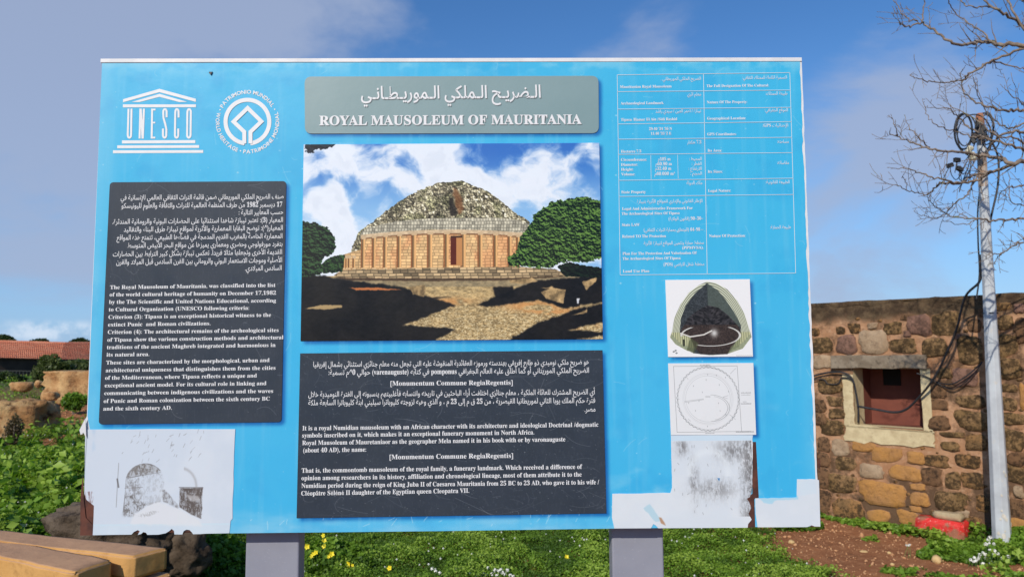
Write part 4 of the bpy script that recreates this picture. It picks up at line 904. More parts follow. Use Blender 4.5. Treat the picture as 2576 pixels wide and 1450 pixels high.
ST = [(108, 245, 40, 35, 'x'), (142, 312, 88, 72, 'd'), (232, 238, 42, 32, 'x'), (300, 228, 54, 46, 'x'), (488, 228, 86, 52, 'd'), (617, 212, 104, 92, 'p'), (752, 205, 135, 100, 'd'), (888, 212, 66, 60, 'b'), (262, 308, 96, 84, 'p'), (396, 295, 130, 104, 't'), (540, 314, 115, 66, 'd'), (693, 322, 112, 84, 'd'), (868, 335, 118, 122, 'd'), (1040, 200, 84, 60, 'd'), (1048, 312, 96, 98, 'd'), (1120, 240, 50, 110, 'b'), (1062, 425, 110, 90, 'd'), (142, 392, 86, 62, 't'), (742, 448, 60, 48, 'd'), (842, 470, 108, 84, 'p'), (1058, 522, 76, 36, 'd'), (1060, 600, 76, 58, 'd'), (1130, 565, 34, 110, 'o'), (180, 510, 116, 74, 'd'), (208, 588, 78, 42, 'd'), (215, 646, 72, 44, 'd'), (190, 714, 112, 66, 'd'), (132, 610, 58, 60, 'b'), (134, 672, 54, 56, 'b'), (712, 538, 80, 58, 'b'), (712, 603, 82, 48, 'b'), (718, 695, 104, 62, 'b'), (872, 588, 124, 56, 'd'), (880, 682, 148, 86, 'd'), (897, 788, 94, 74, 'x'), (1082, 672, 104, 50, 'd'), (1082, 775, 100, 92, 'd'), (772, 808, 84, 42, 'd'), (785, 750, 108, 24, 'd'), (230, 815, 82, 70, 't'), (345, 808, 100, 44, 'o'), (456, 848, 136, 64, 'o'), (602, 864, 84, 52, 'o'), (704, 880, 118, 50, 'x'), (858, 880, 112, 58, 'x'), (150, 800, 62, 62, 'b'), (148, 872, 64, 62, 'b'), (255, 893, 88, 60, 'd'), (383, 930, 112, 62, 't'), (552, 940, 150, 68, 'o'), (680, 955, 96, 78, 'b'), (785, 978, 72, 72, 'd'), (880, 975, 96, 72, 'x'), (238, 990, 120, 78, 'd'), (140, 962, 66, 88, 'b'), (435, 1040, 204, 104, 'o'), (612, 1007, 72, 28, 'o'), (622, 1068, 84, 64, 'o'), (772, 1078, 152, 88, 'd'), (930, 1088, 64, 72, 'x'), (1108, 1030, 46, 56, 't'), (1092, 945, 96, 70, 'd'), (1098, 870, 90, 60, 'b'), (1100, 1110, 62, 84, 'b'), (270, 1118, 138, 100, 'x'), (420, 1150, 106, 56, 'o'), (570, 1160, 110, 60, 'o'), (148, 1075, 64, 100, 'b'), (602, 1116, 52, 26, 'o'), (714, 1155, 80, 52, 'd'), (822, 1138, 84, 34, 't'), (880, 1180, 90, 50, 'x'), (1102, 1195, 84, 60, 'o'), (350, 1190, 64, 30, 't'), (480, 1205, 80, 26, 't'), (770, 1205, 84, 36, 'x'), (1010, 700, 38, 50, 'b'), (1000, 900, 46, 60, 'x'), (390, 215, 46, 26, 't'), (560, 175, 60, 26, 'b'), (930, 150, 50, 40, 'b'), (1020, 120, 90, 36, 'x'), (1110, 130, 50, 44, 'p'), (560, 255, 36, 26, 'p'), (810, 270, 44, 24, 'p')]
occ = []
for i, (x, y, w, h, k) in enumerate(ST):
    a = cw(x-w/2, y); b_ = cw(x+w/2, y); c_ = cw(x, y-h/2); d_ = cw(x, y+h/2)
    sx_, sz_, w_m, h_m = (a[0]+b_[0])/2, (c_[1]+d_[1])/2, b_[0]-a[0], c_[1]-d_[1]
    stone(sx_, sz_, w_m*1.11, h_m*1.16, k, 100+i, random.uniform(-.06, .06)); occ.append((sx_, sz_, w_m, h_m))
sL = cw(95, 500)[0]; sR = cw(1150, 500)[0]; zrow = .05; rr = random.Random(5)
while zrow < tl[1]-.2:
    hh = rr.uniform(.10, .17); s_ = S0
    while s_ < S1:
        ww = rr.uniform(.12, .3); c_ = s_+ww/2
        if not (sL-ww/2 < c_ < sR+ww/2): stone(c_, zrow+hh/2+rr.uniform(-.01, .01), ww*.99, hh*1.0, rr.choice('ddbbxxopt'), rr.randrange(99999))
        s_ += ww+.01
    zrow += hh+.015

# small rubble chips wedged into the joints of the wall
V, F_ = [], []
rr = random.Random(77)
for k in range(260):
    x = rr.uniform(sL-.3, sR+.3); z = rr.uniform(.02, tl[1]-.16); r_ = rr.uniform(.007, .022)
    if NX0-.14 < x < NX1+.14 and NZ0-.14 < z < NZ1+.2: continue
    if any(abs(x-a) < w/2+.004 and abs(z-c_) < h/2+.004 for a, c_, w, h in occ): continue
    b0_ = len(V); k_ = 6
    for i in range(k_):
        a = 6.283*i/k_; q_ = rr.uniform(.7, 1.2)*r_; V.append((x+math.cos(a)*q_*1.4, -.001, z+math.sin(a)*q_))
    V.append((x, -r_*.7, z)); F_ += [(b0_+i, b0_+(i+1) % k_, b0_+k_) for i in range(k_)]
ch = mesh('rubble_chips', V, F_, SM['x'], wall); ch['kind'] = 'stuff'

# ================================================================== POLE, CABLES
M_pole = mat('weathered_galvanised', (.50, .53, .55), .55, (.40, .42, .44), 5, .0006, 60, speck=(9, .60, .72, (.55, .50, .42), .6))
M_rust = mat('rusty_steel', (.30, .10, .05), .85, (.42, .20, .10), 18, .002, 60)
M_cable = mat('black_cable', (.016, .017, .02), .5, (.03, .03, .034), 30)
M_ins = mat('cream_insulator', (.62, .58, .42), .4, (.5, .46, .33), 10)
M_con = mat('black_connector', (.012, .012, .014), .6, (.03, .03, .03), 20)
PB = gpt(2523, 1400); PY = PB.y
ptop = at(2465, 302, PY)
pole = empty('utility_pole', PB, 0, 'grey tapered metal pole with a rusty top and loops of black cable', 'pole')
axis = ptop-PB
V, F_ = [], []; rings = 26; sides = 8
for i in range(rings+1):
    u = i/rings; c_ = axis*u-Vector((0, 0, .05 if i == 0 else 0)); r_ = .069*(1-u)+.030*u
    for k in range(sides):
        a = 2*math.pi*(k+.5)/sides; V.append(c_+Vector((math.cos(a)*r_, math.sin(a)*r_, 0)))
for i in range(rings):
    for k in range(sides): j = (k+1) % sides; F_.append((i*sides+k, i*sides+j, (i+1)*sides+j, (i+1)*sides+k))
F_.append(tuple(rings*sides+k for k in range(sides)))
sh = mesh('shaft', V, F_, M_pole, pole); addbevel(sh, .004, 2)
V, F_ = tube([axis*.965, axis*1.0, axis*1.012+Vector((0, 0, .012))], [.031, .033, .026], 10); mesh('rusty_cap', V, F_, M_rust, pole)
V, F_ = tube([axis*.84, axis*.88, axis*.92], [.0365, .0355, .034], 10); mesh('rust_band', V, F_, mat('rust_stain', (.34, .20, .12), .85, (.36, .33, .30), 16, .001, 60), pole)
# flaking white paint near the foot
M_flake = mat('old_white_paint', (.62, .58, .50), .8, (.5, .45, .38), 20)
V, F_ = [], []; rr = random.Random(12)
for k in range(34):
    u = abs(rr.gauss(0, .10)); a = -math.pi/2+rr.uniform(-.9, 1.3); r_ = .0645*(1-u)+.03*u; c_ = axis*u; s__ = rr.uniform(.004, .013)*(1.5-u*2)
    r_ *= 1.055/ max(math.cos(((a+math.pi/8) % (math.pi/4))-math.pi/8), .9)
    tx_ = Vector((-math.sin(a), math.cos(a), 0)); b0_ = len(V)
    cc_ = c_+Vector((math.cos(a)*r_, math.sin(a)*r_, .02))
    for i in range(6): th_ = i*math.pi/3; V.append(cc_+tx_*(math.cos(th_)*s__*rr.uniform(.6, 1.2))+Vector((0, 0, math.sin(th_)*s__*rr.uniform(.8, 1.8))))
    F_.append(tuple(range(b0_, b0_+6)))
mesh('paint_flakes', V, F_, M_flake, pole)['kind'] = 'stuff'
def cabletube(name, pts, rad, parent, m_=None, sub=6, sides=6):
    P_ = spline(pts, sub); off = PB if parent == pole else Vector((0, 0, 0))
    V, F_ = tube([p_-off for p_ in P_], rad, sides); return mesh(name, V, F_, m_ or M_cable, parent, smooth=True)
c3 = lambda x, y: (2125+x*.5329, y*.5329)
c2 = lambda x, y: (1996.4+x*.5116, 708.4+y*.5116)
def P3(x, y, dy=0.0): return at(*c3(x, y), PY-.05+dy)
# coil of cable at the top
for k, (cx_, cy_, rx, ry, dy) in enumerate(((560, 620, 42, 84, -.03), (572, 628, 50, 90, -.05), (660, 600, 42, 66, .02), (668, 612, 34, 70, .05), (612, 640, 80, 100, 0.0), (565, 612, 36, 76, .03), (690, 660, 40, 46, -.04))):
    pts = [P3(cx_+rx*math.cos(a), cy_+ry*math.sin(a), dy+.03*math.sin(a*1.3+k)) for a in [i*2*math.pi/14 for i in range(15)]]
    cabletube('cable_loop', pts, .0075 if k in (0, 2) else .005, pole, sub=4)
for k, (x, y, r_) in enumerate(((632, 590, .030), (640, 625, .034), (612, 640, .026), (655, 605, .028), (607, 665, .024), (662, 640, .026), (640, 735, .024))):
    v_, f_ = box(-r_*.7, r_*.7, -r_*.6, r_*.6, -r_, r_)
    o = mesh('cable_clamp', v_, f_, M_con, pole, loc=P3(x, y, -.02)-PB, rot=(0, random.uniform(-.6, .6), random.uniform(-1, 1))); addbevel(o, .006, 2)
for k, (x, y) in enumerate(((588, 708), (602, 736))):
    V, F_ = tube([Vector((0, 0, z_)) for z_ in (-.034, -.03, -.012, 0, .012, .03, .036)], [.010, .024, .027, .016, .027, .022, .006], 12)
    mesh('insulator', V, F_, M_ins, pole, smooth=True, loc=P3(x, y, -.05)-PB, rot=(.2, .5-.9*k, 0))
for k, (x, y) in enumerate(((497, 780), (530, 755), (543, 797))):
    v_, f_ = box(-.028, .028, -.014, .014, -.018, .018)
    o = mesh('connector', v_, f_, M_con, pole, loc=P3(x, y, -.05)-PB, rot=(0, -.3+.3*k, .3)); addbevel(o, .005, 2)
    cabletube('connector_lead', [P3(x, y+8, -.05), P3(x+10-k*5, y+50, -.04), P3(x+40, y+60, -.02), P3(596, 720+k*20, -.03)], .0035, pole)
    cabletube('connector_lead', [P3(x, y, -.05), P3(x-30+k*20, y+60, -.05)], .003, pole)
cabletube('drop_cable', [P3(600, 700), P3(585, 780), P3(555, 860), P3(540, 905)], .004, pole)
cabletube('drop_cable', [P3(640, 700, .02), P3(612, 760, -.04), P3(575, 830, -.04), P3(560, 850, -.02)], .004, pole)
# cable running down beside the pole
cabletube('drop_cable', [P3(668, 640, .03), P3(705, 690, .05), P3(726, 760, .06), P3(722, 880, .06), P3(694, 1010, .05), P3(682, 1080, .08)], .0085, pole)
cabletube('drop_cable', [P3(640, 880, .09), P3(628, 1000, .1), P3(630, 1150, .1), P3(636, 1290, .1), P3(620, 1420, .1)], .006, pole)
v_, f_ = box(-.042, .042, -.042, .042, -.004, .004)
o = mesh('wire_tie', v_, f_, M_con, pole, loc=axis*.545, rot=(0, 0, .4)); addbevel(o, .003)
# long cables to the window
def wpt(px, py, out):
    s_, z_ = wp(px, py); return P1+WU*s_+WN*out+Vector((0, 0, z_-P1.z))
top_ = at(*c2(918, -10), PY+.08)
main = [at(2464, 640, PY+.08), top_, wpt(*c2(900, 80), .30), wpt(*c2(850, 235), .26), wpt(*c2(790, 350), .20), wpt(*c2(735, 445), .15), wpt(*c2(680, 515), .11), wpt(*c2(620, 575), .06), wpt(*c2(560, 625), .03), wpt(*c2(500, 640), .02), wpt(*c2(420, 628), .02), wpt(*c2(322, 610), .03)]
o = cabletube('service_cable', main, .0105, None); tag(o, 'thick black cable sagging from the pole into the window of the stone building', 'cable')
o = cabletube('service_cable', [wpt(*c2(612, 448), .04), wpt(*c2(660, 466), .03), wpt(*c2(720, 495), .03), wpt(*c2(790, 500), .05), wpt(*c2(860, 462), .06), wpt(*c2(905, 425), .06), wpt(*c2(938, 392), .05)], .006, None); tag(o, 'black cable looping from the top right of the window towards the pole', 'cable')
o = cabletube('service_cable', [wpt(*c2(690, 480), .03), wpt(*c2(740, 512), .03), wpt(*c2(800, 524), .05), wpt(*c2(870, 478), .06), wpt(*c2(934, 400), .05)], .0045, None); tag(o, 'lower thin black cable looping right of the window', 'cable')
o = cabletube('service_cable', [wpt(*c2(60, 478), .04), wpt(*c2(130, 455), .04), wpt(*c2(200, 443), .04), wpt(*c2(262, 448), .04), wpt(*c2(296, 478), .03), wpt(*c2(310, 540), .02), wpt(*c2(322, 612), .02), wpt(*c2(322, 690), .02)], .009, None); tag(o, 'black cable running along the wall left of the window and into it', 'cable')
o = cabletube('service_cable', [wpt(*c2(60, 490), .03), wpt(*c2(150, 478), .03), wpt(*c2(175, 500), .03), wpt(*c2(225, 500), .03), wpt(*c2(245, 470), .03), wpt(*c2(300, 490), .03), wpt(*c2(318, 600), .02)], .006, None); tag(o, 'thin slack black cable drooping left of the window', 'cable')

# ================================================================== BARE TREE
M_bark = mat('grey_bark', (.27, .21, .16), .9, (.16, .12, .09), 22, .003, 90, speck=(9, .60, .70, (.20, .20, .05), .7))
TY = 4.9
tb_ = Vector((4.62, TY+.1, hgt(4.62, 5.0)))
treeo = empty('bare_tree', tb_, 0, 'leafless tree whose thin forked branches reach in from the right in front of the pole', 'tree')
V, F_ = tube([p_-tb_ for p_ in spline([tb_-Vector((0, 0, .1)), tb_+Vector((.03, .02, .6)), tb_+Vector((-.03, 0, 1.2)), tb_+Vector((.02, .05, 2.0)), tb_+Vector((.0, .0, 2.9)), tb_+Vector((.08, .05, 3.9))], 5)], [.12*(1-i/27)+.02 for i in range(26)], 10)
mesh('trunk', V, F_, M_bark, treeo, smooth=True)
rt = random.Random(31)
def twig(V, F_, p0, d0, L, r_, lvl):
    P_ = [p0]; d = d0.normalized(); n_ = max(4, int(L/.03)); 
    for i in range(n_):
        d = (d+Vector((rt.gauss(0, .13), rt.gauss(0, .12), rt.gauss(0.03, .13)))).normalized(); P_.append(P_[-1]+d*(L/n_))
    tube(P_, [max(.0016, r_*(1-.75*i/n_)) for i in range(n_+1)], 4 if lvl else 5, V, F_)
    if lvl < 2:
        for i in range(1, n_):
            if rt.random() < .33:
                sd = d.cross(Vector((rt.gauss(0, .5), 1, rt.gauss(0, .3)))).normalized()*rt.choice((-1, 1))
                twig(V, F_, P_[i], (P_[i+1 if i+1 <= n_ else i]-P_[i-1]).normalized()*.7+sd*rt.uniform(.5, 1), L*rt.uniform(.2, .45), r_*.5, lvl+1)
def branch(pts, r0_, r1_, dens=.5, dep=0.0, root=True, tl_=.22):
    ys_ = dep
    W_ = []
    for i, (x, y) in enumerate(pts):
        W_.append(at(*c3(x, y), TY+dep+.12*math.sin(i*1.3+dep*20)))
    if root: # run on out of the picture to the trunk
        zt = min(max(W_[0].z-.25, tb_.z+.9), tb_.z+3.7); W_ = [tb_+Vector((0, 0, zt-tb_.z)), (W_[0]+tb_+Vector((0, 0, zt-tb_.z)))/2+Vector((0, 0, .05))]+W_
    P_ = [p_-tb_ for p_ in spline(W_, 6)]
    for i in range(1, len(P_)-1): P_[i] = P_[i]+Vector((rt.gauss(0, .004), rt.gauss(0, .004), rt.gauss(0, .005)))
    n_ = len(P_); V, F_ = tube(P_, [.98*(r0_+(r1_-r0_)*(i/(n_-1))**.8) for i in range(n_)], 7)
    for i in range(2, n_-1):
        if rt.random() < dens*.62:
            td = (P_[i+1]-P_[i-1]).normalized(); sd = td.cross(Vector((rt.gauss(0, .4), 1, rt.gauss(0, .3)))).normalized()*rt.choice((-1, 1, 1))
            if sd.z < 0 and rt.random() < .35: sd = -sd
            twig(V, F_, P_[i], td*.75+sd*rt.uniform(.5, 1.1), rt.uniform(.4, 1)*tl_, (r0_+(r1_-r0_)*(i/(n_-1)))*.42, 1)
    twig(V, F_, P_[-1], P_[-1]-P_[-2], .06, r1_, 1)
    return mesh('branch', V, F_, M_bark, treeo, smooth=True)
branch([(900, 225), (760, 212), (690, 200), (625, 195), (570, 212), (500, 195), (430, 150), (365, 110), (300, 128), (262, 112)], .019, .004, .5, -.1)
branch([(365, 108), (372, 60), (376, -20)], .006, .003, .4, -.1, False)
branch([(345, 100), (300, 92), (262, 50), (232, 5)], .005, .003, .6, -.1, False)
branch([(900, 135), (790, 85), (720, 45), (670, 10), (640, -30)], .016, .005, .6, .1)
branch([(720, 45), (660, 30), (600, 35), (560, 10), (540, -20)], .006, .003, .6, .1, False)
branch([(690, 200), (650, 150), (600, 120), (520, 60), (490, 0)], .006, .003, .5, -.1, False)
branch([(900, 175), (800, 60), (760, -30)], .012, .006, .7, .2)
branch([(900, 20), (820, -10), (780, -60)], .012, .006, .7, .25)
branch([(900, 225), (760, 262), (685, 290), (640, 320), (590, 350), (555, 380), (480, 390), (410, 388), (340, 370), (308, 355)], .012, .0025, .4, .0)
branch([(685, 290), (760, 305), (850, 330)], .006, .004, .5, .0, False)
branch([(900, 525), (800, 522), (720, 515), (650, 495), (600, 465), (560, 430), (550, 340)], .014, .003, .5, .05)
branch([(900, 520), (830, 480), (762, 425)], .006, .003, .6, .1, True)
branch([(900, 755), (800, 770), (740, 750), (660, 735), (600, 725), (520, 715), (430, 710), (340, 680), (270, 655), (212, 630)], .020, .003, .7, -.15)
branch([(250, 645), (238, 600), (224, 560)], .004, .002, .6, -.15, False, .1)
branch([(400, 695), (340, 640), (290, 575)], .005, .002, .6, -.15, False, .12)
branch([(800, 770), (700, 810), (620, 850), (540, 860), (470, 850), (380, 825), (320, 800), (245, 795)], .012, .0025, .6, -.05, False)
branch([(700, 812), (600, 830), (540, 868), (470, 858), (435, 880), (390, 915), (320, 905), (250, 875), (185, 865)], .009, .0022, .5, .05, False)
branch([(290, 895), (290, 860), (272, 835)], .003, .002, .3, .05, False, .06)
branch([(900, 720), (830, 700), (760, 680), (680, 655), (600, 610), (540, 560), (500, 520), (410, 508)], .014, .0025, .7, .1)
branch([(620, 650), (580, 640), (520, 620), (450, 600), (400, 560), (372, 488)], .006, .002, .5, .0, False)
branch([(900, 640), (820, 620), (740, 640), (680, 700), (640, 790), (600, 880), (560, 930), (510, 965), (480, 1005), (430, 1030), (350, 1012)], .012, .0022, .6, .15)
branch([(900, 1035), (790, 1035), (700, 1040), (600, 1030), (520, 1025), (480, 1005), (420, 965), (388, 928)], .011, .002, .6, .05)
branch([(640, 1030), (560, 1060), (485, 1045)], .004, .002, .3, .05, False, .08)
branch([(900, 1125), (846, 1135), (790, 1165), (740, 1195), (690, 1190)], .011, .003, .8, .0)
branch([(740, 1195), (715, 1225), (700, 1250)], .004, .002, .6, .0, False, .1)
branch([(900, 870), (820, 880), (770, 885), (730, 920)], .009, .003, .9, .1)
branch([(900, 590), (820, 600), (760, 600), (700, 560), (640, 480), (612, 390)], .010, .0025, .7, .2)
branch([(900, 960), (830, 970), (780, 940), (776, 830)], .008, .0025, .8, .2)
branch([(900, 690), (800, 650), (700, 630), (620, 560), (500, 500)], .010, .0025, .7, -.2)

# ================================================================== LEFT SIDE: LONG ROOF, FAR TREES, ROCKS
def cl(x, y): return (.4671*x, 772.8+.4671*y)
M_tile = mat('terracotta_tile', (.72, .25, .125), .85, (.78, .33, .18), 1.2, .01, 30, speck=(6, .55, .7, (.25, .08, .05), .5))
M_dwall = mat('dark_brown_wall', (.035, .022, .015), .9, (.055, .035, .024), 2, .01, 20)
LD = 42.0
e0 = at(*cl(-60, 274), LD-3); e1 = at(*cl(330, 284), LD); e2 = at(*cl(900, 284), LD+10)
r0_ = at(*cl(-60, 183), LD+1); r1_ = at(*cl(345, 194), LD+4); r2_ = at(*cl(900, 190), LD+14)
shed = empty('tiled_building', e1-Vector((0, 0, 1.5)), 0, 'long low building with a terracotta tiled roof beyond the boulders', 'building')
so = shed.location
def tiled(name, A, B, C_, D, nc, nr):
    """barrel tiles as real half-round courses on the slope eaves A-B, ridge D-C"""
    V, F_ = [], []
    for j in range(nr):
        for i in range(nc):
            us = [(i+k/6)/nc for k in range(7)]
            for row, (v_, lift) in enumerate(((j/nr, .05), ((j+1.12)/nr, .0))):
                for k, u in enumerate(us):
                    v2 = min(v_, 1.02); p_ = A*(1-u)*(1-v2)+B*u*(1-v2)+C_*u*v2+D*(1-u)*v2
                    V.append(p_-so+Vector((0, 0, lift+.045*math.sin(math.pi*k/6))))
            b0_ = len(V)-14
            for k in range(6): F_.append((b0_+k, b0_+k+1, b0_+8+k, b0_+7+k))
            F_.append(tuple(b0_+k for k in range(7)))
    o = mesh(name, V, F_, M_tile, shed); o['kind'] = 'stuff'; return o
tiled('roof_tiles', e0, e1, r1_, r0_, 38, 9); tiled('roof_tiles', e1, e2, r2_, r1_, 74, 12)
V, F_ = [], []
for a, b_ in ((e0, e1), (e1, e2)):
    a_ = a-so+Vector((0, .3, -.02)); c_ = b_-so+Vector((0, .3, -.02)); k = len(V); V += [a_, c_, c_-Vector((0, 0, 3)), a_-Vector((0, 0, 3))]; F_.append((k, k+1, k+2, k+3))
    k = len(V); V += [a-so, b_-so, (r1_ if a == e0 else r2_)-so-Vector((0, 0, .06)), (r0_ if a == e0 else r1_)-so-Vector((0, 0, .06))]; F_.append((k, k+1, k+2, k+3))
    k = len(V); B_ = Vector((0, 5, 0)); V += [v+B_*0 for v in (V[-2], V[-1])]+[V[-2]+Vector((0, 4, -2.5)), V[-1]+Vector((0, 4, -2.5))]; F_.append((k+1, k, k+2, k+3))
mesh('wall', V, F_, M_dwall, shed)
V, F_ = tube([p_-so for p_ in (r0_, r1_, r2_)], .1, 8); mesh('ridge', V, F_, M_tile, shed)
# railing before it
M_rail = mat('dark_railing_paint', (.03, .035, .03), .6, (.05, .05, .04), 10)
ra = at(-30, 931, 30); rb = at(86, 933, 30); rail = empty('metal_railing', ra-Vector((0, 0, 1)), 0, 'thin dark railing in front of the tiled building', 'railing')
for dz in (0, -.75):
    V, F_ = tube([ra-rail.location+Vector((0, 0, dz)), rb-rail.location+Vector((0, 0, dz))], .018, 5); mesh('rail', V, F_, M_rail, rail)
for i in range(14):
    p_ = ra+(rb-ra)*(i/13)-rail.location; V, F_ = tube([p_, p_-Vector((0, 0, 1.1))], .013, 5); mesh('bar', V, F_, M_rail, rail)

def rock(name, c_, size, m_, seed, label=None, cat='rock', group=None, sub=3, rough=.22, flat=.0, rz=0.0, boxy=0.0):
    me = bpy.data.meshes.new(name); import bmesh
    bm = bmesh.new(); bmesh.ops.create_icosphere(bm, subdivisions=sub, radius=1)
    from mathutils import noise as mn
    so_ = Vector((seed*3.7, seed*1.3, 0))
    for v in bm.verts:
        d = v.co.normalized()
        if boxy:
            k = max(abs(d.x), abs(d.y), abs(d.z)); d = d.lerp(d/k*.82, boxy)
        n_ = mn.fractal(d*1.3+so_, .8, 2.0, 4)*rough*1.6+mn.fractal(d*4+so_, .7, 2, 3)*rough*.35
        p_ = d*(1+n_)
        if p_.z > .62-flat*.3: p_.z = .62-flat*.3+(p_.z-.62+flat*.3)*(1-flat)
        v.co = Vector((p_.x*size[0]/2, p_.y*size[1]/2, p_.z*size[2]/2))
    for ax in range(3):
        lo_ = min(v.co[ax] for v in bm.verts); hi_ = max(v.co[ax] for v in bm.verts)
        for v in bm.verts: v.co[ax] = ((v.co[ax]-lo_)/(hi_-lo_)-.5)*size[ax]
    bm.to_mesh(me); bm.free(); me.materials.append(m_); me.polygons.foreach_set('use_smooth', [True]*len(me.polygons))
    o = bpy.data.objects.new(name, me); COL.objects.link(o); o.location = c_; o.rotation_euler = (0, 0, rz)
    return tag(o, label, cat, group)
def rock_mat(name, a, b_, dark, amt, scale=3.0, dist=.05):
    mm = bpy.data.materials.new(name); mm.use_nodes = True; q = NT(mm.node_tree); bb_ = mm.node_tree.nodes['Principled BSDF']
    vec = q.n('ShaderNodeTexCoord').outputs['Object']; n_ = q.noise(vec, scale*2.2, 9, .68)
    c = q.mix(q.ramp(q.noise(vec, scale, 6, .6), .35, .65), (*a, 1), (*b_, 1))
    c = q.mix(q.math('MULTIPLY', q.ramp(q.noise(vec, scale*2.6, 8, .75), .5, .64), amt), c, (*dark, 1))
    q.set(bb_.inputs['Base Color'], c); bb_.inputs['Roughness'].default_value = .95; bb_.inputs['Specular IOR Level'].default_value = .1
    vo = q.n('ShaderNodeTexVoronoi', {'Scale': scale*3.5, 'Vector': vec}).outputs[0]
    q.set(bb_.inputs['Normal'], q.n('ShaderNodeBump', {'Distance': dist, 'Strength': 1, 'Height': q.math('ADD', n_, q.math('MULTIPLY', vo, .25))}))
    return mm
M_r1 = rock_mat('ochre_boulder', (.55, .36, .17), (.40, .21, .09), (.17, .07, .03), .65)
M_r2 = rock_mat('pitted_boulder', (.50, .34, .17), (.34, .17, .07), (.07, .035, .02), .9, 3.0, .10)
M_r3 = rock_mat('grey_brown_boulder', (.15, .115, .085), (.09, .065, .045), (.025, .018, .013), .8, 4, .04)
M_peb = rock_mat('orange_pebble', (.46, .22, .10), (.55, .33, .18), (.25, .10, .05), .4, 20, .004)
M_tan = rock_mat('tan_stone', (.60, .42, .20), (.50, .33, .15), (.3, .18, .08), .4, 10, .01)
def rock_px(name, px0, py0, px1, py1, Y, m_, seed, dep=.8, **kw):
    a = at(px0, py1, Y); b_ = at(px1, py0, Y); w = b_.x-a.x; h = b_.z-a.z
    return rock(name, Vector(((a.x+b_.x)/2, Y+w*dep*.3, (a.z+b_.z)/2-.12*h)), (w*1.04, w*dep, h*1.22), m_, seed, **kw)
rock_px('boulder', 104, 930, 255, 1006, 12.2, M_r1, 3, label='large pale ochre boulder with a flat top, beside the left edge of the board', rough=.13, flat=.75, boxy=.8, sub=4)
rock_px('boulder', -45, 1002, 108, 1112, 8.8, M_r2, 8, label='pitted boulder with a sunlit top at the left edge of the photo', rough=.30, flat=.6, boxy=.5, sub=4)
rock_px('boulder', 22, 959, 76, 982, 13.5, M_r1, 12, label='small flat rock left of the large ochre boulder', rough=.15, flat=.3, boxy=.4)
rock_px('boulder', 104, 984, 142, 1004, 11.2, M_r1, 15, label='little rock at the foot of the large ochre boulder', rough=.15, flat=.2, boxy=.3)
rock_px('boulder', 84, 955, 104, 972, 13.2, M_r1, 16, label='knob of pale rock touching the left end of the large ochre boulder', rough=.15)
rock_px('boulder', 92, 1262, 430, 1400, 4.75, M_r3, 21, .55, label='grey-brown weathered boulder right behind the stacked stone slabs', rough=.16, flat=.35, boxy=.45, sub=5)
rock_px('boulder', 380, 1330, 520, 1440, 4.9, M_r3, 23, .7, label='dark boulder under the board, left of the left post', rough=.2, flat=.3, boxy=.3, sub=4)
# stacked slabs front left
M_slab = rock_mat('ochre_sandstone_slab', (.48, .25, .08), (.56, .31, .11), (.30, .15, .055), .45, 3.0, .009)
M_slab_dim = rock_mat('slab_top_dimmed', (.42, .245, .145), (.48, .285, .165), (.33, .19, .115), .4, 5.0, .006)  # browner slab tops, their dimmer light put into the colour
def slab(cor, zt, th, label, seed):
    """cor: 4 ground-plan corners (x, y); top at zt"""
    import bmesh
    bm = bmesh.new(); lo = [bm.verts.new((x, y, zt-th)) for x, y in cor]; hi = [bm.verts.new((x, y, zt)) for x, y in cor]
    bm.faces.new(lo[::-1]); bm.faces.new(hi)
    for i in range(4): j = (i+1) % 4; bm.faces.new((lo[i], lo[j], hi[j], hi[i]))
    bmesh.ops.bevel(bm, geom=list(bm.edges), offset=.011, segments=2, affect='EDGES')
    bmesh.ops.subdivide_edges(bm, edges=[e for e in bm.edges if e.calc_length() > .06], cuts=14, use_grid_fill=True)
    from mathutils import noise as mn
    for v in bm.verts:
        n_ = mn.noise_vector(v.co*5+Vector((seed, 0, 0)))*.005+mn.noise_vector(v.co*16+Vector((seed, 3, 0)))*.0022; v.co += n_
    cx_ = sum(x for x, y in cor)/4; cy_ = sum(y for x, y in cor)/4
    for v in bm.verts: v.co -= Vector((cx_, cy_, zt-th))
    bmesh.ops.recalc_face_normals(bm, faces=bm.faces)
    me = bpy.data.meshes.new('stone_slab'); bm.to_mesh(me); bm.free(); me.materials.append(M_slab); me.materials.append(M_slab_dim)
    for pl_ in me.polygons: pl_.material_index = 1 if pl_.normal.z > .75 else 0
    me.polygons.foreach_set('use_smooth', [True]*len(me.polygons))
    o = bpy.data.objects.new('stone_slab', me); COL.objects.link(o); o.location = (cx_, cy_, zt-th); return tag(o, label, 'stone slab', 'sandstone slabs stacked at the lower left')
ZT = .60
def hp(px, py, z=ZT):
    d = ray(px, py); k = (z-EYE)/d.z; p_ = Vector((0, 0, EYE))+d*k; return Vector((p_.x, p_.y))
a0 = hp(424, 1376); a1 = hp(333, 1399); a2 = hp(95, 1335)
dirL = (hp(0, 1361)-a1).normalized(); endd = (a0-a1)
A3 = a1+dirL*1.25; A2 = A3+endd
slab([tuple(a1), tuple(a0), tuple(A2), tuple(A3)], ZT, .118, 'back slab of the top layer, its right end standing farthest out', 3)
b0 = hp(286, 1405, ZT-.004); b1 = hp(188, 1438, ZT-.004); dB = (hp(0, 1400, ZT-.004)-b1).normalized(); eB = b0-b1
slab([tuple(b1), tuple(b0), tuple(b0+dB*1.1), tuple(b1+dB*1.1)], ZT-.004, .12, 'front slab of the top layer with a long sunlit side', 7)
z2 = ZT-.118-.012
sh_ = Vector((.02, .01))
slab([tuple(a1+sh_), tuple(a0+sh_), tuple(A2+sh_), tuple(A3+sh_)], z2, .12, 'slab lying directly under the back top slab', 9)
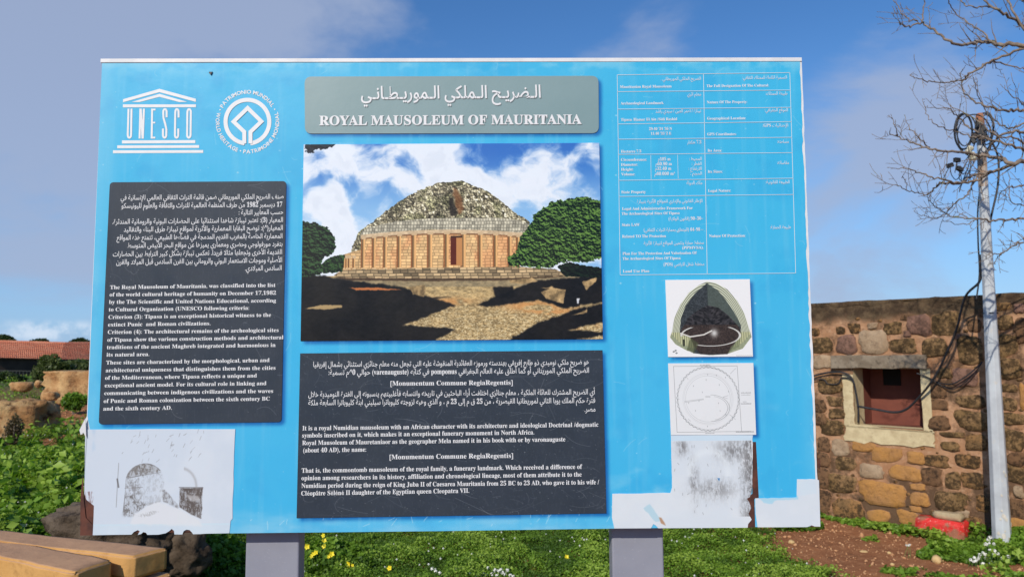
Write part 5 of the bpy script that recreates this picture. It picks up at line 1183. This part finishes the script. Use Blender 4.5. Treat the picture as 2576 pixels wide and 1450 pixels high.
slab([tuple(b1-eB*.05), tuple(b0-eB*.02), tuple(b0+dB*1.1), tuple(b1+dB*1.1)], z2, .12, 'slab lying directly under the front top slab', 11)
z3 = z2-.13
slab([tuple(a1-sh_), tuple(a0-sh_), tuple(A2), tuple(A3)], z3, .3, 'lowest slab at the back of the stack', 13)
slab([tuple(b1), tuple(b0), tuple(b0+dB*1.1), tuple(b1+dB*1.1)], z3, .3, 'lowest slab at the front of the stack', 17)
# red painted block with a pale brick on it
def c6(x, y): return (1932+x*.25, 1223.6+y*.25)
M_red = mat('red_paint_on_stone', (.66, .030, .024), .6, (.34, .13, .075), 7, .012, 22, lo=.46, hi=.55, speck=(50, .60, .68, (.8, .5, .45), .7))
M_brk = mat('pale_brick', (.42, .33, .20), .9, (.36, .27, .16), 20, .002, 80)
s0_, z0_ = wp(*c6(1590, 575)); s1_, _ = wp(*c6(2010, 590)); _, z1_ = wp(*c6(1800, 440))
def wallbox(name, s0, s1, y0, y1, z0, z1, m_, label, cat, rz=0.0, seed=1):
    import bmesh
    from mathutils import noise as mn
    c_ = P1+WU*((s0+s1)/2)+WN*((y0+y1)/2); hw, hd, hh = (s1-s0)/2, (y1-y0)/2, (z1-z0)
    v_, f_ = box(-hw, hw, -hd, hd, 0, hh); bm = bmesh.new(); vs = [bm.verts.new(v) for v in v_]
    for f in f_: bm.faces.new([vs[i] for i in f])
    bmesh.ops.bevel(bm, geom=list(bm.edges), offset=.012, segments=2, affect='EDGES'); bmesh.ops.subdivide_edges(bm, edges=[e for e in bm.edges if e.calc_length() > .05], cuts=5, use_grid_fill=True)
    for v in bm.verts: v.co += mn.noise_vector(v.co*7+Vector((seed, 0, 0)))*.016*min(1, hh/.12)
    bmesh.ops.recalc_face_normals(bm, faces=bm.faces)
    me = bpy.data.meshes.new(name); bm.to_mesh(me); bm.free(); me.materials.append(m_); me.polygons.foreach_set('use_smooth', [True]*len(me.polygons))
    o = bpy.data.objects.new(name, me); COL.objects.link(o); o.location = (c_.x, c_.y, z0); o.rotation_euler = (0, 0, wall_rz+rz); return tag(o, label, cat)
wallbox('painted_block', s0_-.02, s1_+.03, .03, .20, hgt(4, 6)-.03, .15, M_red, 'rough block with red paint over its face, at the foot of the stone wall', 'block', 0.02, 4)
q0 = wp(*c6(1722, 420))[0]; q1 = wp(*c6(2008, 450))[0]
wallbox('loose_brick', q0, q1, .05, .15, .147, .212, M_brk, 'pale brick lying on the red painted block', 'brick', -.10, 9)

# ================================================================== VEGETATION
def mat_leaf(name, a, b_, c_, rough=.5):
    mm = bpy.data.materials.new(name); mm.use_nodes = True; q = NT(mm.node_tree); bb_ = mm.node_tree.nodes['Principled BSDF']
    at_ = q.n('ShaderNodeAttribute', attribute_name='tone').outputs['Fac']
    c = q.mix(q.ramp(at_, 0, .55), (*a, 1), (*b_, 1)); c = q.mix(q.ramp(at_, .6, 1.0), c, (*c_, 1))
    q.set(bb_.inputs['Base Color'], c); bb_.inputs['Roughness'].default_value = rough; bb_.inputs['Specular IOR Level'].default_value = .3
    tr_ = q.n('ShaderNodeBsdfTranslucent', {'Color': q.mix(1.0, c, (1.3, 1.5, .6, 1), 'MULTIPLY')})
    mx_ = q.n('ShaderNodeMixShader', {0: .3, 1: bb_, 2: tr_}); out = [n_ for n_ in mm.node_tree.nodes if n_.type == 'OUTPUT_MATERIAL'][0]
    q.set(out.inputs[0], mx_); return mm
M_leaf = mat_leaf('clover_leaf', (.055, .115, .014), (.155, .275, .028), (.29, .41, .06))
M_dleaf = mat_leaf('dark_shrub_leaf', (.012, .026, .008), (.035, .06, .018), (.09, .12, .035))
def leaves(name, P_, size, up, m_, tone, parent=None, seed=0, long=1.5):
    r_ = np.random.default_rng(seed); n_ = len(P_)
    N_ = r_.normal(size=(n_, 3))*(1-up); N_[:, 2] += up+.15; N_ /= np.linalg.norm(N_, axis=1)[:, None]
    A_ = r_.normal(size=(n_, 3)); A_ -= N_*(A_*N_).sum(1)[:, None]; A_ /= np.linalg.norm(A_, axis=1)[:, None]; B_ = np.cross(N_, A_)
    s_ = size[:, None]; 
    V = np.stack([P_-A_*s_*long*.5, P_+B_*s_*.5+N_*s_*.18, P_+A_*s_*long*.5, P_-B_*s_*.5+N_*s_*.18], 1).reshape(-1, 3)
    F_ = np.arange(n_*4).reshape(n_, 4)
    F2 = np.concatenate([F_[:, [0, 1, 2]], F_[:, [0, 2, 3]]]); return npmesh(name, V, F2, m_, parent, attr=np.concatenate([tone, tone]))
def wall_dist(x, y): return (x-P1.x)*WN.x+(y-P1.y)*WN.y, (x-P1.x)*WU.x+(y-P1.y)*WU.y
def green_mask(x, y):
    d, s_ = wall_dist(x, y); n_ = fbm(x*2.3, y*2.3, 40, 4); n2 = fbm(x*7, y*7, 43, 3)
    strip = sstep(.0, .12, (.26+.26*np.clip(s_/1.6, -.3, 1.6)+(n_-.5)*.35)-d)*(d > .02)
    xb = 2.15+(n_-.5)*.9-.35*sstep(5.9, 6.6, y)
    left = sstep(.12, -.12, x-xb)*sstep(.30, .42, n_+.12*n2)
    left = np.where(x < 1.2, np.maximum(left, .9*sstep(.22, .34, n_)), left)
    hillsoil = sstep(-1.9, -2.6, x)*sstep(7.4, 8.6, y+(n_-.5)*2.5)      # bare red soil between the boulders
    left = left*(1-hillsoil*(.6+.38*sstep(.36, .46, n2)))
    m_ = np.maximum(left, strip)
    m_ = m_*(d > .03)
    tuft = sstep(.66, .72, fbm(x*3.1, y*3.1, 47, 4))*.7*(d > .03)
    return np.maximum(m_, tuft)
def scatter(n_, x0, x1, y0, y1, seed, wedge=None):
    r_ = np.random.default_rng(seed); x = r_.uniform(x0, x1, n_); y = r_.uniform(y0, y1, n_)
    if wedge: x = y*r_.uniform(wedge[0], wedge[1], n_)
    k = r_.random(n_) < green_mask(x, y); return x[k], y[k]
def cover(name, n_, x0, x1, y0, y1, seed, sz, hh, label=None, wedge=None, m_=None, dark=0.0):
    x, y = scatter(n_, x0, x1, y0, y1, seed, wedge); r_ = np.random.default_rng(seed+1)
    cl_ = fbm(x*3.2, y*3.2, 71, 4); hmax = hh*(.25+1.9*sstep(.35, .72, cl_))
    z = height(x, y)+hmax*r_.random(len(x))**.7
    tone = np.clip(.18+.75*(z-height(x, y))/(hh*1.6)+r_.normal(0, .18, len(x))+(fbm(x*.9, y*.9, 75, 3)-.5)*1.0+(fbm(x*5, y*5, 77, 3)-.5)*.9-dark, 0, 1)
    size = sz*r_.uniform(.6, 1.35, len(x))
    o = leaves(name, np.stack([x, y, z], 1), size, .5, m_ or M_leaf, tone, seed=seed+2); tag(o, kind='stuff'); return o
cover('ground_cover', 330000, -2.4, 3.0, 4.9, 7.6, 1, .0125, .055)
cover('ground_cover', 430000, 0, 0, 4.3, 9.5, 5, .0108, .07, wedge=(-.76, -.44))
cover('ground_cover', 50000, 0, 0, 9.0, 22, 9, .03, .07, wedge=(-.78, -.40))
cover('ground_cover', 70000, 2.6, 5.4, 4.4, 7.6, 13, .028, .085)
cover('ground_cover', 40000, -9, -3, 2.5, 9, 17, .05, .12)
cover('ground_cover', 30000, -3, 3.5, 2.5, 5.0, 21, .04, .06)
cover('ground_cover', 60000, -2.5, 3.0, 7.4, 20, 25, .06, .1)
# taller oxalis clumps behind the left post (darker, bigger leaves)
def clump(name, px, py, rx, ry, n_, hh, sz, seed, label, cat='plant', m_=None, dark=.25):
    c_ = gpt(px, py); r_ = np.random.default_rng(seed); a = r_.uniform(0, 6.283, n_); rr_ = np.sqrt(r_.random(n_))
    x = c_.x+np.cos(a)*rr_*rx; y = c_.y+np.sin(a)*rr_*ry; hz = hh*(1-rr_**2*.8)*(.6+.8*fbm(x*8, y*8, seed, 2))
    z = height(x, y)+hz*r_.random(n_)**.6
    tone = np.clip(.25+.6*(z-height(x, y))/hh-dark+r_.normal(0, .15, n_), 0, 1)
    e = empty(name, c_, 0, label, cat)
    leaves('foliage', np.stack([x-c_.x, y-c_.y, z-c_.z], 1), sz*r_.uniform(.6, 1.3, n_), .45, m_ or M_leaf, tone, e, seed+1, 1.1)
    return e, c_
clA, cA = clump('oxalis_clump', 830, 1425, .42, .30, 5200, .17, .034, 51, 'dark green leafy clump with yellow flowers just right of the left post')
clB, cB = clump('oxalis_clump', 560, 1420, .35, .35, 3600, .2, .036, 53, 'dark leafy clump between the dark boulder and the left post')
clC, cC = clump('oxalis_clump', 120, 1165, .35, .5, 4200, .16, .034, 55, 'clump with yellow flowers on the green slope at the far left', dark=-.1)
clD, cD = clump('weed_clump', 2010, 1330, .22, .12, 1800, .17, .03, 57, 'taller weeds by the wall at the lower right corner of the board', dark=.1)
clE, cE = clump('weed_clump', 2400, 1400, .28, .14, 2600, .12, .032, 59, 'weeds growing in front of the red painted block', dark=.05)
clF, cF = clump('weed_clump', 2480, 1405, .30, .16, 3200, .13, .034, 61, 'leafy weeds with white flowers around the foot of the pole', dark=.05)
clG, cG = clump('weed_clump', 2568, 1405, .22, .2, 2600, .22, .036, 63, 'dark weeds at the right edge of the photo beside the pole', dark=.2)
clH, cH = clump('weed_clump', 1240, 1452, .22, .14, 1500, .08, .024, 67, 'low plants with white flowers at the bottom centre under the board', dark=.0)
M_yel = mat('yellow_petal', (.80, .62, .02), .5, (.85, .72, .04), 20)
M_stem = mat('green_stem', (.10, .20, .04), .6)
M_wht = mat('white_petal', (.80, .80, .74), .6, (.7, .7, .64), 40)
yel_me = None
def flower(px, py, Y, r_, parent, yellow=True):
    p_ = at(px, py, Y)-parent.location
    V, F_ = [], []
    if yellow:
        ax = Vector((random.gauss(0, .4), -.9, random.uniform(.1, .7))).normalized(); t1 = ax.cross(Vector((0, 0, 1))).normalized(); t2 = ax.cross(t1)
        for k in range(5):
            a = k*1.2566+random.random()*.3; d = t1*math.cos(a)+t2*math.sin(a); sd = ax.cross(d); b0_ = len(V)
            V += [p_-ax*r_*.4, p_+d*r_*.6+sd*r_*.42, p_+d*r_*1.1+ax*r_*.2, p_+d*r_*.6-sd*r_*.42]; F_ += [(b0_, b0_+1, b0_+2), (b0_, b0_+2, b0_+3)]
        fl = mesh('flower', V, F_, M_yel, parent)
    else:
        for k in range(26):
            d = Vector((random.gauss(0, 1), random.gauss(0, 1), random.gauss(.25, .8))).normalized(); s1__ = d.cross(Vector((.3, .2, 1))).normalized()*r_*.34; s2__ = d.cross(s1__).normalized()*r_*.34; c_ = p_+d*r_*.85; b0_ = len(V)
            V += [c_-s1__, c_+s2__, c_+s1__, c_-s2__]; F_.append((b0_, b0_+1, b0_+2, b0_+3))
        fl = mesh('flower', V, F_, M_wht, parent)
    g_ = Vector((p_.x+random.gauss(0, .012), p_.y+.02, hgt(p_.x+parent.location.x, p_.y+parent.location.y)-parent.location.z))
    if p_.z-g_.z > .02:
        V, F_ = tube([p_, (p_+g_)/2+Vector((random.gauss(0, .01), 0, 0)), g_], .0016, 4); mesh('stem', V, F_, M_stem, fl)
u4 = lambda x, y: ((900+x*.69875)/1.5528, (2000+y*.69875)/1.5528)
YA = cA.y-.25
for x, y, r_ in ((519, 128, .016), (524, 155, .018), (523, 187, .018), (428, 190, .021), (477, 223, .018), (461, 232, .015), (453, 243, .014), (566, 232, .021), (549, 247, .013), (659, 292, .026), (683, 294, .012), (889, 310, .019)):
    flower(*u4(x, y), YA, r_, clA)
for x, y, r_ in ((1113, 108, .0), (1329, 183, .015), (1580, 215, .015), (1880, 247, .018), (1465, 228, .010)):
    if r_:
        g_ = gpt(*u4(x, y+22)); e = empty('yellow_flower', g_, 0, {1329: 'single yellow flower low in the grass left of centre between the posts', 1580: 'pale yellow bud in the grass between the posts', 1880: 'yellow flower in the grass nearest the right post', 1465: 'tiny yellow bud between the posts, left of the pale bud'}[x], 'flower', 'yellow flowers scattered in the grass'); flower(*u4(x, y), g_.y, r_, e)
for x, y, r_ in ((155, 835, .024), (250, 845, .030), (248, 855, .024), (248, 890, .022), (375, 882, .022), (390, 890, .02), (330, 800, .012)):
    flower(*cl(x, y), cC.y-.15, r_, clC)
for x, y in ((2235, 507), (2218, 532), (2223, 565), (2194, 575), (2274, 572), (2231, 633), (2280, 642), (2273, 668), (2316, 672), (2162, 660), (2131, 681), (2184, 677), (2124, 706), (2118, 722), (2079, 711), (2193, 716), (2040, 733), (2065, 748), (2082, 750), (2350, 715), (2418, 700), (2163, 772), (2240, 760), (2100, 735)):
    flower(*c6(x, y), cF.y-.22, random.uniform(.011, .017), clF, False)
for x, y in ((1395, 585), (1425, 582), (1960, 601), (1412, 590)): flower(*c6(x, y), cE.y-.05, .010, clE, False)
for x, y in ((1440, 308), (1478, 322), (1500, 325), (1512, 318), (1522, 336), (1548, 322), (1535, 345), (1565, 350), (1462, 345), (1430, 350), (1415, 340), (1400, 352), (1375, 358), (1490, 350), (1128, 314), (1147, 328), (1170, 336), (1580, 355)):
    flower(*u4(x, y), cH.y-.1, random.uniform(.011, .016), clH, False)
# scattered tiny white blossoms on the grass
V, F_ = [], []; rr = random.Random(91)
for k in range(420):
    if k < 260: y = rr.uniform(4.6, 9); x = y*rr.uniform(-.76, -.5)
    else: x = rr.uniform(-1.5, 2.2); y = rr.uniform(5.0, 7)
    z = hgt(x, y)+rr.uniform(.05, .11); r_ = rr.uniform(.004, .009); b0_ = len(V)
    V += [(x-r_, y, z), (x, y-r_*.6, z+r_*.5), (x+r_, y, z), (x, y+r_*.6, z+r_*.9), (x, y, z-r_)]; F_ += [(b0_, b0_+4, b0_+1), (b0_+4, b0_+2, b0_+1), (b0_, b0_+1, b0_+3), (b0_+1, b0_+2, b0_+3)]
tag(mesh('tiny_blossoms', V, F_, M_wht), kind='stuff')
# shrubs between boulders and the tiled building
def shrub(name, px0, py0, px1, py1, Y, n_, sz, seed, label, m_=None, dep=.8):
    a = at(px0, py1, Y); b_ = at(px1, py0, Y); w = (b_.x-a.x)/2; h = b_.z-a.z; c_ = Vector(((a.x+b_.x)/2, Y, a.z)); r_ = np.random.default_rng(seed)
    d = r_.normal(size=(n_, 3)); d /= np.linalg.norm(d, axis=1)[:, None]; rad = r_.random(n_)**.45
    lump = .6+.65*fbm(d[:, 0]*2.4+seed, d[:, 2]*2.4+d[:, 1], seed, 3)
    P_ = d*(rad*lump)[:, None]*np.array([w, w*dep, h*.55])+np.array([0, 0, h*.5]); P_[:, 2] = np.maximum(P_[:, 2], 0)
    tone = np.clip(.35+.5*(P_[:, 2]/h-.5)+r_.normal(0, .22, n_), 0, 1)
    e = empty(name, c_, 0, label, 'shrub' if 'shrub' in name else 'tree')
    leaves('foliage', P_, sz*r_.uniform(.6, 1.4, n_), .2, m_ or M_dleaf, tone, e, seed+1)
    V, F_ = [], []
    for k in range(7):
        q_ = Vector((r_.normal()*w*.5, r_.normal()*w*.3, h*.7)); tube([Vector((0, 0, -.2)), q_*.5+Vector((0, 0, .05*h)), q_], [.02*h+.006, .012*h+.004, .004], 5, V, F_)
    mesh('stems', V, F_, M_bark, e); return e
M_olive = mat_leaf('olive_shrub_leaf', (.035, .05, .016), (.09, .12, .035), (.17, .19, .07))
shrub('shrub', 78, 896, 185, 985, 16, 7000, .045, 201, 'bushy olive-green shrub rising behind the large ochre boulder', M_olive)
shrub('shrub', 150, 905, 240, 945, 18, 6000, .05, 203, 'lower shrub right of the bushy one, next to the board edge', M_olive)
shrub('shrub', -30, 935, 60, 985, 19, 6000, .06, 205, 'dark low bush under the railing at the left edge')
shrub('shrub', 150, 985, 225, 1030, 11.0, 1900, .03, 207, 'small green bush at the right foot of the large ochre boulder', M_leaf, .5)
shrub('shrub', 10, 1040, 60, 1135, 7.6, 2200, .014, 209, 'thin dry weed standing in front of the pitted boulder', mat_leaf('dry_weed', (.06, .04, .02), (.12, .09, .05), (.2, .16, .09)))
for px0, py0, px1, Y, sd, lab in ((-30, 841, 52, 75, 221, 'dark tree crown showing above the roof at the left edge'), (172, 850, 232, 80, 223, 'dark tree tops above the roof beside the board'), (60, 852, 130, 85, 225, 'low dark tree mostly hidden by the roof')):
    shrub('far_tree', px0, py0, px1, 905, Y, 5000, .22, sd, lab)

# ---- stones on the bare soil
for x, y, w, h, m_, lab in ((1700, 728, 120, 90, M_tan, 'largest tan stone on the bare soil, left of the pole'), (310, 725, 54, 34, M_peb, 'round orange stone at the edge of the grass patch'), (235, 550, 80, 40, M_tan, 'flat tan stone in the small bare patch near the board corner'), (275, 585, 40, 30, M_peb, 'little orange stone beside the flat tan one'), (215, 497, 46, 24, M_peb, 'small stone at the top of the bare patch'), (172, 508, 40, 24, M_peb, 'leftmost small stone of the bare patch'), (945, 490, 52, 52, M_peb, 'orange stone half hidden in the weeds by the wall'), (965, 653, 84, 18, M_tan, 'thin flat stone chip on the soil'), (1220, 660, 42, 26, M_tan, 'small pale stone in the middle of the bare soil'), (1250, 778, 44, 30, M_tan, 'yellowish stone below the small pale one'), (1515, 630, 48, 24, M_peb, 'small pinkish stone near the weeds by the wall'), (1440, 800, 56, 22, M_peb, 'flat pinkish stone on the soil below the largest stone'), (1370, 712, 40, 20, M_peb, 'small stone left of the largest tan stone')):
    g_ = gpt(*c6(x, y+h/2)); k = g_.y/FOC*.25; rock('loose_stone', g_+Vector((0, 0, h*k*.30)), (w*k, w*k*.8, h*k*1.1), m_, x*.01, label=lab, cat='stone', group='loose stones on the bare soil', sub=2, rough=.15, rz=random.uniform(0, 3))
for x, y, w, h, lab in ((22, 740, 38, 26, 'small orange stone left of the green slope'), (425, 716, 34, 20, 'small orange stone by the board edge'), (425, 752, 30, 18, 'second small orange stone by the board edge, just below the first'), (265, 655, 60, 10, 'pale stick-like stone lying on the slope'), (185, 683, 50, 14, 'flat reddish stone lying above the clover')):
    g_ = gpt(*cl(x, y+h/2)); k = g_.y/FOC*.4671; rock('loose_stone', g_+Vector((0, 0, h*k*.3)), (w*k, w*k*.7, h*k*1.2), M_peb if 'orange' in lab else M_tan, x*.02+1, label=lab, cat='stone', group='loose stones on the left slope', sub=2, rough=.15)
V, F_ = [], []; rr = np.random.default_rng(5)
tet = np.array([[1, 0, 0], [-.4, .9, 0], [-.5, -.8, 0], [0, 0, .8]])
n_ = 4200; x = np.concatenate([rr.uniform(1.6, 5.2, n_), rr.uniform(-8, -3, 2500)]); y = np.concatenate([rr.uniform(3.8, 7.2, n_), rr.uniform(7, 12, 2500)]); r_ = rr.gamma(2, .0032, len(x))+.002; r_ = np.minimum(r_, .03); r_[n_:] *= 1.6
oc = np.array([[1, 0, 0], [0, 1, 0], [-1, 0, 0], [0, -1, 0], [0, 0, .7], [0, 0, -.5]]); fo = np.array([[0, 1, 4], [1, 2, 4], [2, 3, 4], [3, 0, 4], [1, 0, 5], [2, 1, 5], [3, 2, 5], [0, 3, 5]])
k = len(x); ang = rr.uniform(0, 6.28, k); P_ = oc[None]*rr.uniform(.6, 1.3, (k, 6, 1))*r_[:, None, None]; ca, sa = np.cos(ang)[:, None], np.sin(ang)[:, None]
PX = P_[..., 0]*ca-P_[..., 1]*sa*.7+x[:, None]; PYY = P_[..., 0]*sa+P_[..., 1]*ca*.7+y[:, None]; PZ = P_[..., 2]+height(x, y)[:, None]+.002
gv = npmesh('gravel', np.stack([PX, PYY, PZ], -1).reshape(-1, 3), (fo[None]+np.arange(k)[:, None, None]*6).reshape(-1, 3), M_peb); tag(gv, kind='stuff')
